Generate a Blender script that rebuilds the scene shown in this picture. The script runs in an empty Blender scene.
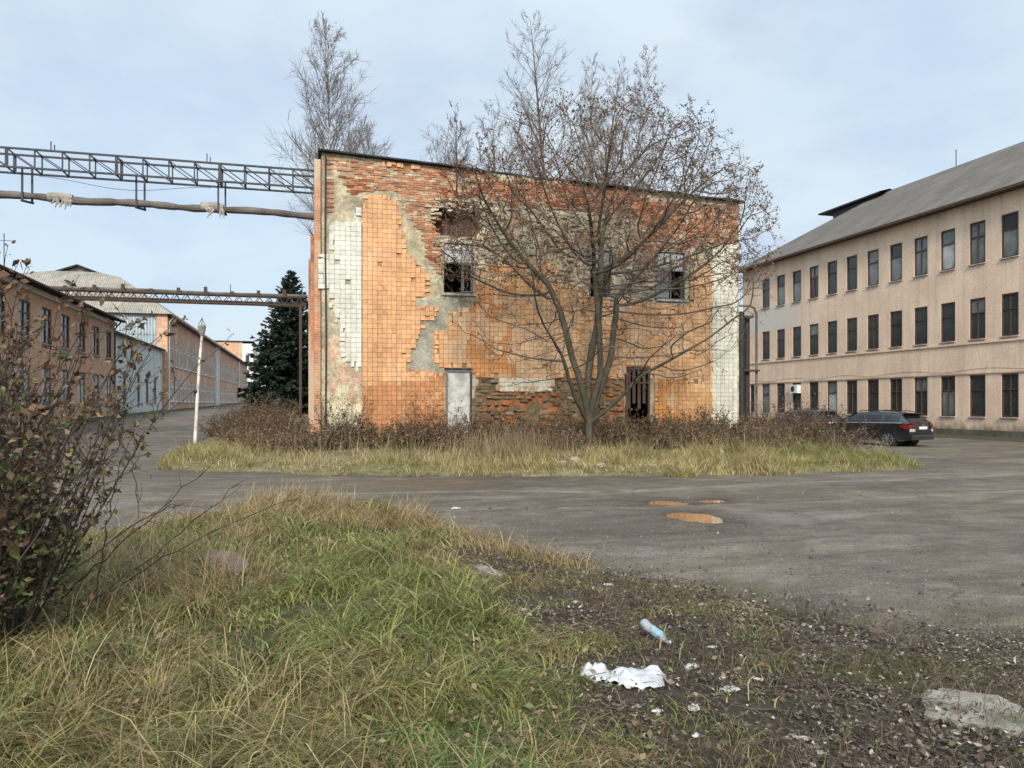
import bpy, bmesh, math, random
import numpy as np
from mathutils import Vector, Matrix, kdtree
R = math.radians
random.seed(7)
rng = np.random.default_rng(11)
SC = bpy.context.scene
COL = SC.collection

# ------------------------------------------------------------------ camera
CAM_H = 1.8
YAW = math.atan(204 / 769)
cam_d = bpy.data.cameras.new('camera')
cam = bpy.data.objects.new('camera', cam_d)
COL.objects.link(cam)
cam.location = (0, 0, CAM_H)
cam.rotation_euler = (R(90), 0, -YAW)
cam_d.sensor_width = 36
cam_d.lens = 769 / 1024 * 36
cam_d.shift_y = 20 / 1024
cam_d.clip_start = 0.05
cam_d.clip_end = 6000
SC.camera = cam

# ------------------------------------------------------------------ sky and sun
SUN_EL, SUN_AZ = R(33), R(-14)          # sun behind the camera, a little to the left
sun_dir = Vector((math.sin(SUN_AZ) * math.cos(SUN_EL), -math.cos(SUN_AZ) * math.cos(SUN_EL), math.sin(SUN_EL)))
world = bpy.data.worlds.new('World')
SC.world = world
world.use_nodes = True
wn = world.node_tree
wn.nodes.clear()
def WN(t, **k):
    n = wn.nodes.new(t)
    for a, v in k.items(): setattr(n, a, v)
    return n
wout = WN('ShaderNodeOutputWorld'); wbg = WN('ShaderNodeBackground')
wbg.inputs['Strength'].default_value = 0.1
wsky = WN('ShaderNodeTexSky', sky_type='NISHITA', sun_disc=False)
wsky.sun_elevation = SUN_EL
wsky.sun_rotation = math.atan2(sun_dir.x, sun_dir.y)
wsky.air_density = 1.0; wsky.dust_density = 2.0
wtc = WN('ShaderNodeTexCoord')
wsep = WN('ShaderNodeSeparateXYZ'); wn.links.new(wtc.outputs['Generated'], wsep.inputs[0])
def wmath(op, a, b=None, clamp=False):
    n = WN('ShaderNodeMath', operation=op); n.use_clamp = clamp
    for i, v in enumerate((a, b)):
        if v is None: continue
        if hasattr(v, 'links'): wn.links.new(v, n.inputs[i])
        else: n.inputs[i].default_value = v
    return n.outputs[0]
def wmix(fac, a, b, blend='MIX'):
    n = WN('ShaderNodeMixRGB', blend_type=blend)
    for i, v in enumerate((fac, a, b)):
        if hasattr(v, 'links'): wn.links.new(v, n.inputs[i])
        elif isinstance(v, tuple): n.inputs[i].default_value = (*v, 1)
        else: n.inputs[i].default_value = v
    return n.outputs[0]
zc = wmath('MAXIMUM', wsep.outputs['Z'], 0.0)
den = wmath('ADD', zc, 0.22)
cx = wmath('DIVIDE', wsep.outputs['X'], den); cy = wmath('DIVIDE', wsep.outputs['Y'], den)
wcomb = WN('ShaderNodeCombineXYZ'); wn.links.new(cx, wcomb.inputs[0]); wn.links.new(cy, wcomb.inputs[1])
def wnoise(scale, detail, rough, off):
    mp = WN('ShaderNodeMapping'); mp.inputs['Location'].default_value = off
    wn.links.new(wcomb.outputs[0], mp.inputs[0])
    n = WN('ShaderNodeTexNoise'); n.inputs['Scale'].default_value = scale
    n.inputs['Detail'].default_value = detail; n.inputs['Roughness'].default_value = rough
    wn.links.new(mp.outputs[0], n.inputs['Vector'])
    return n.outputs[0]
def wramp(fac, p0, p1):
    n = WN('ShaderNodeMapRange', interpolation_type='SMOOTHSTEP')
    n.inputs['From Min'].default_value = p0; n.inputs['From Max'].default_value = p1
    wn.links.new(fac, n.inputs['Value'])
    return n.outputs[0]
n1 = wramp(wnoise(0.9, 7, 0.52, (3.1, 1.7, 0)), 0.36, 0.64)
n2 = wramp(wnoise(2.0, 7, 0.55, (9.1, 4.2, 0)), 0.42, 0.68)
cl_light = (5.0, 5.75, 6.35)
cl_grey = (3.9, 4.6, 5.75)
cloud = wmix(n2, cl_light, cl_grey)
skyc = wmix(0.75, wsky.outputs[0], (4.7, 6.0, 7.1))
cov = wmath('MULTIPLY_ADD', n1, 0.55); wn.nodes[-1].inputs[2].default_value = 0.45
mixed = wmix(cov, skyc, cloud)
# an overcast vault is brighter overhead and towards the veiled sun
dotn = WN('ShaderNodeVectorMath', operation='DOT_PRODUCT')
wn.links.new(wtc.outputs['Generated'], dotn.inputs[0]); dotn.inputs[1].default_value = sun_dir
sunny = wramp(dotn.outputs['Value'], -0.1, 1.0)
over = wramp(wsep.outputs['Z'], 0.38, 1.0)
gain = wmath('ADD', wmath('MULTIPLY', sunny, 1.0), wmath('ADD', wmath('MULTIPLY', over, 0.6), 1.0))
final = wmix(1.0, mixed, gain, 'MULTIPLY')
wn.links.new(final, wbg.inputs['Color']); wn.links.new(wbg.outputs[0], wout.inputs['Surface'])

sun_l = bpy.data.lights.new('sun', 'SUN')
sun_l.energy = 2.9; sun_l.angle = R(10); sun_l.color = (1.0, 0.92, 0.80)
sun_o = bpy.data.objects.new('sun', sun_l); COL.objects.link(sun_o)
sun_o.rotation_euler = sun_dir.to_track_quat('Z', 'Y').to_euler()
sun_o.location = sun_dir * 100

SC.view_settings.view_transform = 'Standard'
SC.view_settings.look = 'None'
SC.view_settings.gamma = 1.0
SC.view_settings.exposure = 0.56
SC.cycles.max_bounces = 5
SC.cycles.diffuse_bounces = 3

# ------------------------------------------------------------------ pixel helpers (photo measurements -> metres)
_s, _c = math.sin(YAW), math.cos(YAW)
def at_y(px, py, Y):
    l = (px - 512) / 769; d = Y / (_c - l * _s)
    return d * (l * _c + _s), CAM_H + (404 - py) / 769 * d
def at_x(px, py, X):
    l = (px - 512) / 769; d = X / (l * _c + _s)
    return d * (_c - l * _s), CAM_H + (404 - py) / 769 * d
def at_z(px, py, z=0.0):
    d = (CAM_H - z) * 769 / (py - 404); l = (px - 512) / 769
    return d * (l * _c + _s), d * (_c - l * _s)
def px_of_np(X, Y):
    d = X * _s + Y * _c
    return 512 + 769 * (X * _c - Y * _s) / d, d

# ------------------------------------------------------------------ numpy noise
_perm = rng.random((256, 256))
def vnoise(x, y):
    xi = np.floor(x).astype(int); yi = np.floor(y).astype(int)
    fx = x - xi; fy = y - yi
    fx = fx * fx * (3 - 2 * fx); fy = fy * fy * (3 - 2 * fy)
    a = _perm[xi & 255, yi & 255]; b = _perm[(xi + 1) & 255, yi & 255]
    c_ = _perm[xi & 255, (yi + 1) & 255]; d = _perm[(xi + 1) & 255, (yi + 1) & 255]
    return (a * (1 - fx) + b * fx) * (1 - fy) + (c_ * (1 - fx) + d * fx) * fy
def fbm(x, y, f=1.0, oct_=4, g=0.5):
    x = np.asarray(x, float); y = np.asarray(y, float)
    t = 0; a = 1; n = 0
    for o in range(oct_):
        t = t + a * vnoise(x * f + 17.3 * o, y * f + 31.7 * o); n += a; a *= g; f *= 2.03
    return t / n
def sstep(a, b, x):
    t = np.clip((x - a) / (b - a), 0, 1)
    return t * t * (3 - 2 * t)
def sdf(poly, x, y):
    """signed distance, positive inside"""
    x = np.asarray(x, float); y = np.asarray(y, float)
    P = np.array(poly, float); n = len(P)
    d = np.full(x.shape, 1e18); ins = np.zeros(x.shape, bool)
    for i in range(n):
        ax, ay = P[i]; bx, by = P[(i + 1) % n]
        ex, ey = bx - ax, by - ay
        t = np.clip(((x - ax) * ex + (y - ay) * ey) / (ex * ex + ey * ey + 1e-12), 0, 1)
        d = np.minimum(d, (x - ax - t * ex) ** 2 + (y - ay - t * ey) ** 2)
        if ay != by:
            cond = ((ay > y) != (by > y)) & (x < (bx - ax) * (y - ay) / (by - ay) + ax)
            ins ^= cond
    d = np.sqrt(d)
    return np.where(ins, d, -d)

# ------------------------------------------------------------------ materials
def new_mat(name):
    m = bpy.data.materials.new(name); m.use_nodes = True
    nt = m.node_tree
    return m, nt, nt.nodes['Principled BSDF']
class G:
    """small node-graph writer"""
    def __init__(s, nt): s.nt = nt
    def put(s, sock, v):
        if hasattr(v, 'links'): s.nt.links.new(v, sock)
        elif isinstance(v, tuple) and len(v) == 3 and sock.type == 'RGBA': sock.default_value = (*v, 1)
        else: sock.default_value = v
    def vec(s, kind='Object', scale=(1, 1, 1), rot=(0, 0, 0), loc=(0, 0, 0)):
        tc = s.nt.nodes.new('ShaderNodeTexCoord'); mp = s.nt.nodes.new('ShaderNodeMapping')
        mp.inputs['Scale'].default_value = scale; mp.inputs['Rotation'].default_value = rot; mp.inputs['Location'].default_value = loc
        s.nt.links.new(tc.outputs[kind], mp.inputs[0]); return mp.outputs[0]
    def noise(s, vec, scale, detail=5, rough=0.55, dist=0.0):
        n = s.nt.nodes.new('ShaderNodeTexNoise'); s.nt.links.new(vec, n.inputs['Vector'])
        n.inputs['Scale'].default_value = scale; n.inputs['Detail'].default_value = detail
        n.inputs['Roughness'].default_value = rough; n.inputs['Distortion'].default_value = dist
        return n.outputs[0]
    def voro(s, vec, scale, feature='F1', out='Distance'):
        n = s.nt.nodes.new('ShaderNodeTexVoronoi', ); n.feature = feature
        s.nt.links.new(vec, n.inputs['Vector']); n.inputs['Scale'].default_value = scale
        return n.outputs[out]
    def step(s, v, a, b, lo=0.0, hi=1.0):
        n = s.nt.nodes.new('ShaderNodeMapRange'); n.interpolation_type = 'SMOOTHSTEP'
        s.nt.links.new(v, n.inputs['Value']); n.inputs['From Min'].default_value = a; n.inputs['From Max'].default_value = b
        n.inputs['To Min'].default_value = lo; n.inputs['To Max'].default_value = hi
        return n.outputs[0]
    def mix(s, f, a, b, blend='MIX'):
        n = s.nt.nodes.new('ShaderNodeMixRGB'); n.blend_type = blend
        s.put(n.inputs[0], f); s.put(n.inputs[1], a); s.put(n.inputs[2], b); return n.outputs[0]
    def math(s, op, a, b=0.0):
        n = s.nt.nodes.new('ShaderNodeMath'); n.operation = op
        s.put(n.inputs[0], a); s.put(n.inputs[1], b); return n.outputs[0]
    def attr(s, name='Col'):
        n = s.nt.nodes.new('ShaderNodeVertexColor'); n.layer_name = name; return n.outputs[0]
    def sep(s, vec):
        n = s.nt.nodes.new('ShaderNodeSeparateXYZ'); s.nt.links.new(vec, n.inputs[0]); return n.outputs
    def bump(s, h, strength=0.5, dist=0.02, normal=None):
        n = s.nt.nodes.new('ShaderNodeBump'); s.nt.links.new(h, n.inputs['Height'])
        n.inputs['Strength'].default_value = strength; n.inputs['Distance'].default_value = dist
        if normal is not None: s.nt.links.new(normal, n.inputs['Normal'])
        return n.outputs[0]
def gray(s, v):
    return (v, v, v)
def plain(name, col, rough=0.7, var=0.25, scale=6.0, bump=0.15, bdist=0.01, metal=0.0, spec=0.5, col2=None):
    m, nt, p = new_mat(name); g = G(nt)
    v = g.vec('Object')
    n = g.noise(v, scale, 6, 0.6)
    b = col2 if col2 else tuple(c * (1 - var) for c in col)
    a = tuple(min(1, c * (1 + var * 0.5)) for c in col)
    nt.links.new(g.mix(g.step(n, 0.3, 0.7), a, b), p.inputs['Base Color'])
    p.inputs['Roughness'].default_value = rough; p.inputs['Metallic'].default_value = metal
    p.inputs['Specular IOR Level'].default_value = spec
    if bump: nt.links.new(g.bump(g.noise(v, scale * 6, 5, 0.7), bump, bdist), p.inputs['Normal'])
    return m
def attr_mat(name, rough=0.7, var=0.3, scale=5.0, bump=0.2, bdist=0.01, spec=0.3, fine=None, trans=0.0):
    m, nt, p = new_mat(name); g = G(nt)
    v = g.vec('Object')
    n = g.noise(v, scale, 6, 0.6)
    k = g.step(n, 0.3, 0.7, 1 - var, 1 + var * 0.4)
    c = g.mix(1.0, g.attr(), k, 'MULTIPLY')
    if fine:
        k2 = g.step(g.noise(v, fine, 4, 0.7), 0.3, 0.7, 0.7, 1.15)
        c = g.mix(1.0, c, k2, 'MULTIPLY')
    nt.links.new(c, p.inputs['Base Color'])
    p.inputs['Roughness'].default_value = rough; p.inputs['Specular IOR Level'].default_value = spec
    if bump: nt.links.new(g.bump(g.noise(v, scale * 5, 5, 0.7), bump, bdist), p.inputs['Normal'])
    if trans:
        out = nt.nodes['Material Output']
        tr = nt.nodes.new('ShaderNodeBsdfTranslucent'); nt.links.new(c, tr.inputs['Color'])
        mx = nt.nodes.new('ShaderNodeMixShader'); mx.inputs[0].default_value = trans
        nt.links.new(p.outputs[0], mx.inputs[1]); nt.links.new(tr.outputs[0], mx.inputs[2]); nt.links.new(mx.outputs[0], out.inputs['Surface'])
    return m
def brick_mat(name, c1, c2, mortar, bw=0.26, bh=0.078, stain=(0.5, 0.42, 0.33), stain_amt=0.5, thr=0.55):
    m, nt, p = new_mat(name); g = G(nt)
    uv = g.vec('UV'); ob = g.vec('Object')
    b = nt.nodes.new('ShaderNodeTexBrick'); nt.links.new(uv, b.inputs['Vector'])
    b.inputs['Scale'].default_value = 1.0; b.inputs['Brick Width'].default_value = bw; b.inputs['Row Height'].default_value = bh
    b.inputs['Mortar Size'].default_value = 0.008; b.inputs['Mortar Smooth'].default_value = 0.3
    b.inputs['Color1'].default_value = (*c1, 1); b.inputs['Color2'].default_value = (*c2, 1); b.inputs['Mortar'].default_value = (*mortar, 1)
    n = g.noise(ob, 0.35, 7, 0.62)
    k = g.step(g.noise(ob, 3.0, 6, 0.65), 0.3, 0.7, 0.72, 1.12)
    c = g.mix(1.0, b.outputs['Color'], k, 'MULTIPLY')
    c = g.mix(g.math('MULTIPLY', g.step(n, thr, thr + 0.14), stain_amt), c, stain)
    nt.links.new(c, p.inputs['Base Color']); p.inputs['Roughness'].default_value = 0.85; p.inputs['Specular IOR Level'].default_value = 0.2
    h = g.math('ADD', b.outputs['Fac'], g.math('MULTIPLY', g.noise(ob, 20, 4, 0.6), -0.4))
    bp = nt.nodes.new('ShaderNodeBump'); bp.invert = True; nt.links.new(h, bp.inputs['Height']); bp.inputs['Strength'].default_value = 0.6; bp.inputs['Distance'].default_value = 0.012
    nt.links.new(bp.outputs[0], p.inputs['Normal'])
    return m
def render_mat(name, c1, c2, stainc, streak=0.35, base_dirt=None, base_h=1.0, panel=None, pale=None):
    """weathered wall render: blotches, vertical run-off streaks, cracks, dirt low down with a ragged edge"""
    m, nt, p = new_mat(name); g = G(nt)
    ob = g.vec('Object')
    c = g.mix(g.step(g.noise(ob, 0.5, 7, 0.6), 0.35, 0.65), c1, c2)
    st = g.noise(g.vec('Object', (2.2, 2.2, 0.12)), 1.0, 6, 0.65)
    c = g.mix(g.math('MULTIPLY', g.step(st, 0.46, 0.66), streak), c, stainc)
    k = g.step(g.noise(ob, 9.0, 6, 0.7), 0.25, 0.75, 0.82, 1.1)
    c = g.mix(1.0, c, k, 'MULTIPLY')
    z = g.sep(ob)[2]
    if pale:
        y0, z0, z1, pc = pale
        ax = g.sep(ob)[1]
        nz = g.math('MULTIPLY', g.math('SUBTRACT', g.noise(ob, 0.5, 6, 0.6), 0.5), 5.0)
        f = g.math('MULTIPLY', g.step(g.math('ADD', ax, nz), y0 - 1.5, y0 + 2.5), 0.92)
        f = g.math('MULTIPLY', f, g.math('MULTIPLY', g.step(z, z0, z0 + 0.04), g.step(z, z1, z1 + 0.04, 1, 0)))
        c = g.mix(f, c, pc)
    if panel:
        pw, off, axis = panel
        q = g.math('FRACT', g.math('DIVIDE', g.math('ADD', g.sep(ob)[axis], off), pw))
        seam = g.math('LESS_THAN', q, 0.012)
        c = g.mix(g.math('MULTIPLY', seam, 0.5), c, stainc)
    cr = g.voro(g.mix(0.35, ob, g.noise(ob, 1.5, 4, 0.6), 'ADD'), 0.45, 'DISTANCE_TO_EDGE')
    crk = g.math('MULTIPLY', g.step(cr, 0.0, 0.006, 1, 0), g.step(g.noise(ob, 0.6, 3, 0.5), 0.5, 0.6))
    c = g.mix(g.math('MULTIPLY', crk, 0.6), c, tuple(x * 0.35 for x in stainc))
    if base_dirt:
        zz = g.math('SUBTRACT', z, g.math('MULTIPLY', g.noise(g.vec('Object', (1, 1, 0.5)), 1.6, 6, 0.65), base_h * 1.4))
        c = g.mix(g.step(zz, -base_h * 0.55, base_h * 0.2, 0.9, 0.0), c, base_dirt)
    nt.links.new(c, p.inputs['Base Color']); p.inputs['Roughness'].default_value = 0.88; p.inputs['Specular IOR Level'].default_value = 0.2
    nt.links.new(g.bump(g.noise(ob, 8, 6, 0.65), 0.12, 0.02), p.inputs['Normal'])
    return m
def roof_sheet_mat(name, c1, c2, pitch=0.18, row=1.6, moss=(0.12, 0.12, 0.07)):
    """corrugated asbestos sheets: u along the eave, v up the slope (metres)"""
    m, nt, p = new_mat(name); g = G(nt)
    uv = g.vec('UV'); ob = g.vec('Object'); u = g.sep(uv)
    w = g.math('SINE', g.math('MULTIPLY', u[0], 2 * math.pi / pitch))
    fr = g.math('FRACT', g.math('DIVIDE', u[1], row))
    fu = g.math('FRACT', g.math('DIVIDE', u[0], pitch * 6))
    cell = nt.nodes.new('ShaderNodeTexWhiteNoise'); cb = nt.nodes.new('ShaderNodeCombineXYZ')
    nt.links.new(g.math('FLOOR', g.math('DIVIDE', u[0], pitch * 6)), cb.inputs[0]); nt.links.new(g.math('FLOOR', g.math('DIVIDE', u[1], row)), cb.inputs[1])
    nt.links.new(cb.outputs[0], cell.inputs['Vector'])
    c = g.mix(cell.outputs['Value'], c1, c2)
    c = g.mix(g.math('MULTIPLY', g.step(g.noise(ob, 1.2, 7, 0.65), 0.48, 0.68), 0.6), c, moss)
    c = g.mix(g.step(fr, 0.0, 0.05, 0.6, 0.0), c, tuple(x * 0.45 for x in c1))
    c = g.mix(1.0, c, g.step(g.noise(g.vec('UV', (6, 0.7, 1)), 1.0, 5, 0.7), 0.3, 0.7, 0.75, 1.15), 'MULTIPLY')
    c = g.mix(1.0, c, g.step(w, -1, 0.6, 0.72, 1.08), 'MULTIPLY')  # groove shading painted into the sheet colour: darker stripes along the troughs
    nt.links.new(c, p.inputs['Base Color']); p.inputs['Roughness'].default_value = 0.85; p.inputs['Specular IOR Level'].default_value = 0.2
    h = g.math('ADD', g.math('MULTIPLY', w, 0.5), g.math('MULTIPLY', g.step(fr, 0, 0.08, 1, 0), 0.8))
    nt.links.new(g.bump(h, 0.8, 0.03), p.inputs['Normal'])
    return m

M = {}
m, nt, p = new_mat('ceramic_tile'); g = G(nt); ob = g.vec('Object')
c = g.mix(1.0, g.attr(), g.step(g.noise(ob, 0.9, 6, .6), .3, .7, .8, 1.08), 'MULTIPLY')
c = g.mix(1.0, c, g.step(g.noise(ob, 22, 4, .7), .3, .7, .8, 1.1), 'MULTIPLY')
run = g.noise(g.vec('Object', (3.2, 3.2, 0.22)), 1.0, 7, .65)
c = g.mix(g.math('MULTIPLY', g.step(run, .53, .72), .5), c, (.20, .10, .05))
lime = g.math('MULTIPLY', g.step(g.noise(g.vec('Object', (1.3, 1.3, .7), (0, 0, 0), (7, 3, 1)), 1.0, 8, .68), .55, .68), .45)
c = g.mix(lime, c, (.56, .45, .32))
chip = g.step(g.noise(ob, 4.5, 7, .7), .66, .69); c = g.mix(g.math('MULTIPLY', chip, .7), c, (.33, .20, .12))
nt.links.new(c, p.inputs['Base Color']); p.inputs['Roughness'].default_value = .5; p.inputs['Specular IOR Level'].default_value = .3
nt.links.new(g.bump(g.math('ADD', g.noise(ob, 5, 5, .7), g.math('MULTIPLY', chip, -.6)), .25, .006), p.inputs['Normal']); M['tile'] = m
M['brick'] = attr_mat('loose_brick', 0.88, 0.3, 6.0, 0.6, 0.012, 0.15, fine=30)
M['plaster'] = attr_mat('old_plaster', 0.92, 0.4, 1.6, 0.9, 0.03, 0.1, fine=14)
M['blade'] = attr_mat('grass_blade', 0.55, 0.3, 3.0, 0, 0.01, 0.25, trans=0.3)
M['leaf'] = attr_mat('dry_leaf', 0.6, 0.2, 8.0, 0, 0.01, 0.3, trans=0.2)
M['needle'] = attr_mat('spruce_needle', 0.6, 0.3, 2.0, 0, 0.01, 0.25, trans=0.1)
M['bark'] = plain('bark', (0.085, 0.07, 0.055), 0.9, 0.45, 5, 0.6, 0.02, 0, 0.15)
M['bark_moss'] = plain('bark_mossy', (0.07, 0.058, 0.042), 0.9, 0.4, 3, 0.7, 0.02, 0, 0.15, col2=(0.045, 0.045, 0.03))
M['birch'] = plain('birch_bark', (0.42, 0.38, 0.34), 0.8, 0.5, 4, 0.3, 0.01, 0, 0.2, col2=(0.10, 0.085, 0.075))
M['twig'] = plain('twig', (0.105, 0.08, 0.065), 0.85, 0.3, 9, 0, 0.01, 0, 0.15)
M['twig_grey'] = plain('twig_grey', (0.19, 0.155, 0.14), 0.85, 0.3, 9, 0, 0.01, 0, 0.15)
M['darkstem'] = plain('dark_stem', (0.045, 0.032, 0.027), 0.7, 0.3, 9, 0, 0.01, 0, 0.3)
M['rust'] = plain('rusty_steel', (0.05, 0.036, 0.03), 0.75, 0.5, 8, 0.4, 0.01, 0.2, 0.3, col2=(0.07, 0.042, 0.03))
M['steel_dark'] = plain('dark_steel', (0.035, 0.035, 0.04), 0.6, 0.4, 8, 0.2, 0.01, 0.3, 0.4)
M['felt'] = plain('roof_felt', (0.03, 0.03, 0.032), 0.85, 0.4, 2, 0.5, 0.02, 0, 0.2)
M['wood_dark'] = plain('dark_brown_wood', (0.075, 0.042, 0.03), 0.6, 0.4, 10, 0.3, 0.005, 0, 0.3)
M['wood_grey'] = plain('grey_weathered_wood', (0.16, 0.155, 0.14), 0.8, 0.4, 10, 0.4, 0.005, 0, 0.2)
M['white_paint'] = plain('worn_white_paint', (0.62, 0.62, 0.58), 0.65, 0.3, 5, 0.3, 0.005, 0, 0.3)
M['concrete'] = plain('concrete', (0.34, 0.32, 0.29), 0.9, 0.35, 4, 0.6, 0.02, 0, 0.2)
M['lime'] = plain('limewashed_pole', (0.62, 0.60, 0.55), 0.85, 0.35, 4, 0.5, 0.01, 0, 0.2, col2=(0.33, 0.31, 0.28))
M['dark_void'] = plain('sooty_interior', (0.02, 0.018, 0.016), 0.95, 0.3, 3, 0, 0.01, 0, 0.1)
M['interior'] = plain('dim_interior', (0.10, 0.09, 0.08), 0.95, 0.3, 3, 0, 0.01, 0, 0.1)
M['brick_left'] = brick_mat('orange_brick', (0.64, 0.375, 0.235), (0.55, 0.30, 0.18), (0.40, 0.32, 0.25), stain=(0.52, 0.42, 0.32), stain_amt=0.55, thr=0.5)
M['brick_pale'] = brick_mat('pale_orange_brick', (0.54, 0.29, 0.18), (0.45, 0.22, 0.13), (0.42, 0.34, 0.27), stain=(0.5, 0.42, 0.34), stain_amt=0.6, thr=0.48)
M['brick_pier'] = brick_mat('ruin_brick', (0.48, 0.20, 0.09), (0.36, 0.15, 0.08), (0.42, 0.35, 0.27), stain=(0.46, 0.38, 0.27), stain_amt=0.8, thr=0.45)
M['office'] = render_mat('peach_render', (0.71, 0.54, 0.395), (0.61, 0.45, 0.325), (0.46, 0.36, 0.275), 0.5, (0.10, 0.085, 0.06), 1.1, (5.9, 1.0, 1), (28.6, 7.5, 9.26, (0.50, 0.47, 0.41)))
M['annex'] = render_mat('white_render', (0.55, 0.56, 0.53), (0.47, 0.49, 0.46), (0.33, 0.32, 0.28), 0.5, (0.2, 0.18, 0.14), 1.0)
M['whitewall'] = render_mat('far_white_render', (0.62, 0.62, 0.60), (0.55, 0.56, 0.55), (0.4, 0.38, 0.35), 0.3)
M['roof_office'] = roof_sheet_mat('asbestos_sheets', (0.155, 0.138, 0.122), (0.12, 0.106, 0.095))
M['roof_left'] = roof_sheet_mat('old_asbestos_sheets', (0.32, 0.29, 0.24), (0.24, 0.22, 0.185), moss=(0.17, 0.16, 0.11))
M['metal_sheet'] = roof_sheet_mat('blue_grey_profiled_sheet', (0.34, 0.40, 0.42), (0.30, 0.36, 0.385), 0.25, 4.0, (0.25, 0.27, 0.26))
M['plinth'] = render_mat('mossy_plinth', (0.13, 0.115, 0.09), (0.09, 0.085, 0.06), (0.05, 0.05, 0.035), 0.6)
M['soot'] = plain('black_pipe', (0.03, 0.028, 0.027), 0.7, 0.4, 4, 0.4, 0.02, 0, 0.3)
M['lagging'] = plain('weathered_pipe_lagging', (0.125, 0.112, 0.098), 0.9, 0.5, 1.1, 0.8, 0.03, 0, 0.2, col2=(0.065, 0.055, 0.048))
M['lagging_pale'] = plain('torn_pale_lagging', (0.30, 0.275, 0.24), 0.9, 0.5, 3, 0.8, 0.03, 0, 0.2, col2=(0.2, 0.18, 0.15))
def pane_mat(name, col, rough=0.08):
    m, nt, p = new_mat(name); g = G(nt); ob = g.vec('Object')
    n = g.noise(ob, 1.6, 5, 0.6)
    nt.links.new(g.mix(g.step(n, 0.35, 0.65), col, tuple(c * 0.55 for c in col)), p.inputs['Base Color'])
    nt.links.new(g.step(g.noise(ob, 5, 5, 0.6), 0.3, 0.7, rough, rough + 0.18), p.inputs['Roughness'])
    nt.links.new(g.bump(g.noise(ob, 0.9, 2, 0.4), 0.06, 0.05), p.inputs['Normal'])
    p.inputs['IOR'].default_value = 1.5; p.inputs['Specular IOR Level'].default_value = 0.5
    return m
M['pane'] = pane_mat('dusty_glass', (0.03, 0.035, 0.035))
M['pane_grey'] = pane_mat('dusty_glass_with_curtain', (0.16, 0.175, 0.17))
M['pane_milk'] = pane_mat('whitewashed_glass', (0.42, 0.42, 0.40), 0.3)

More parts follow.
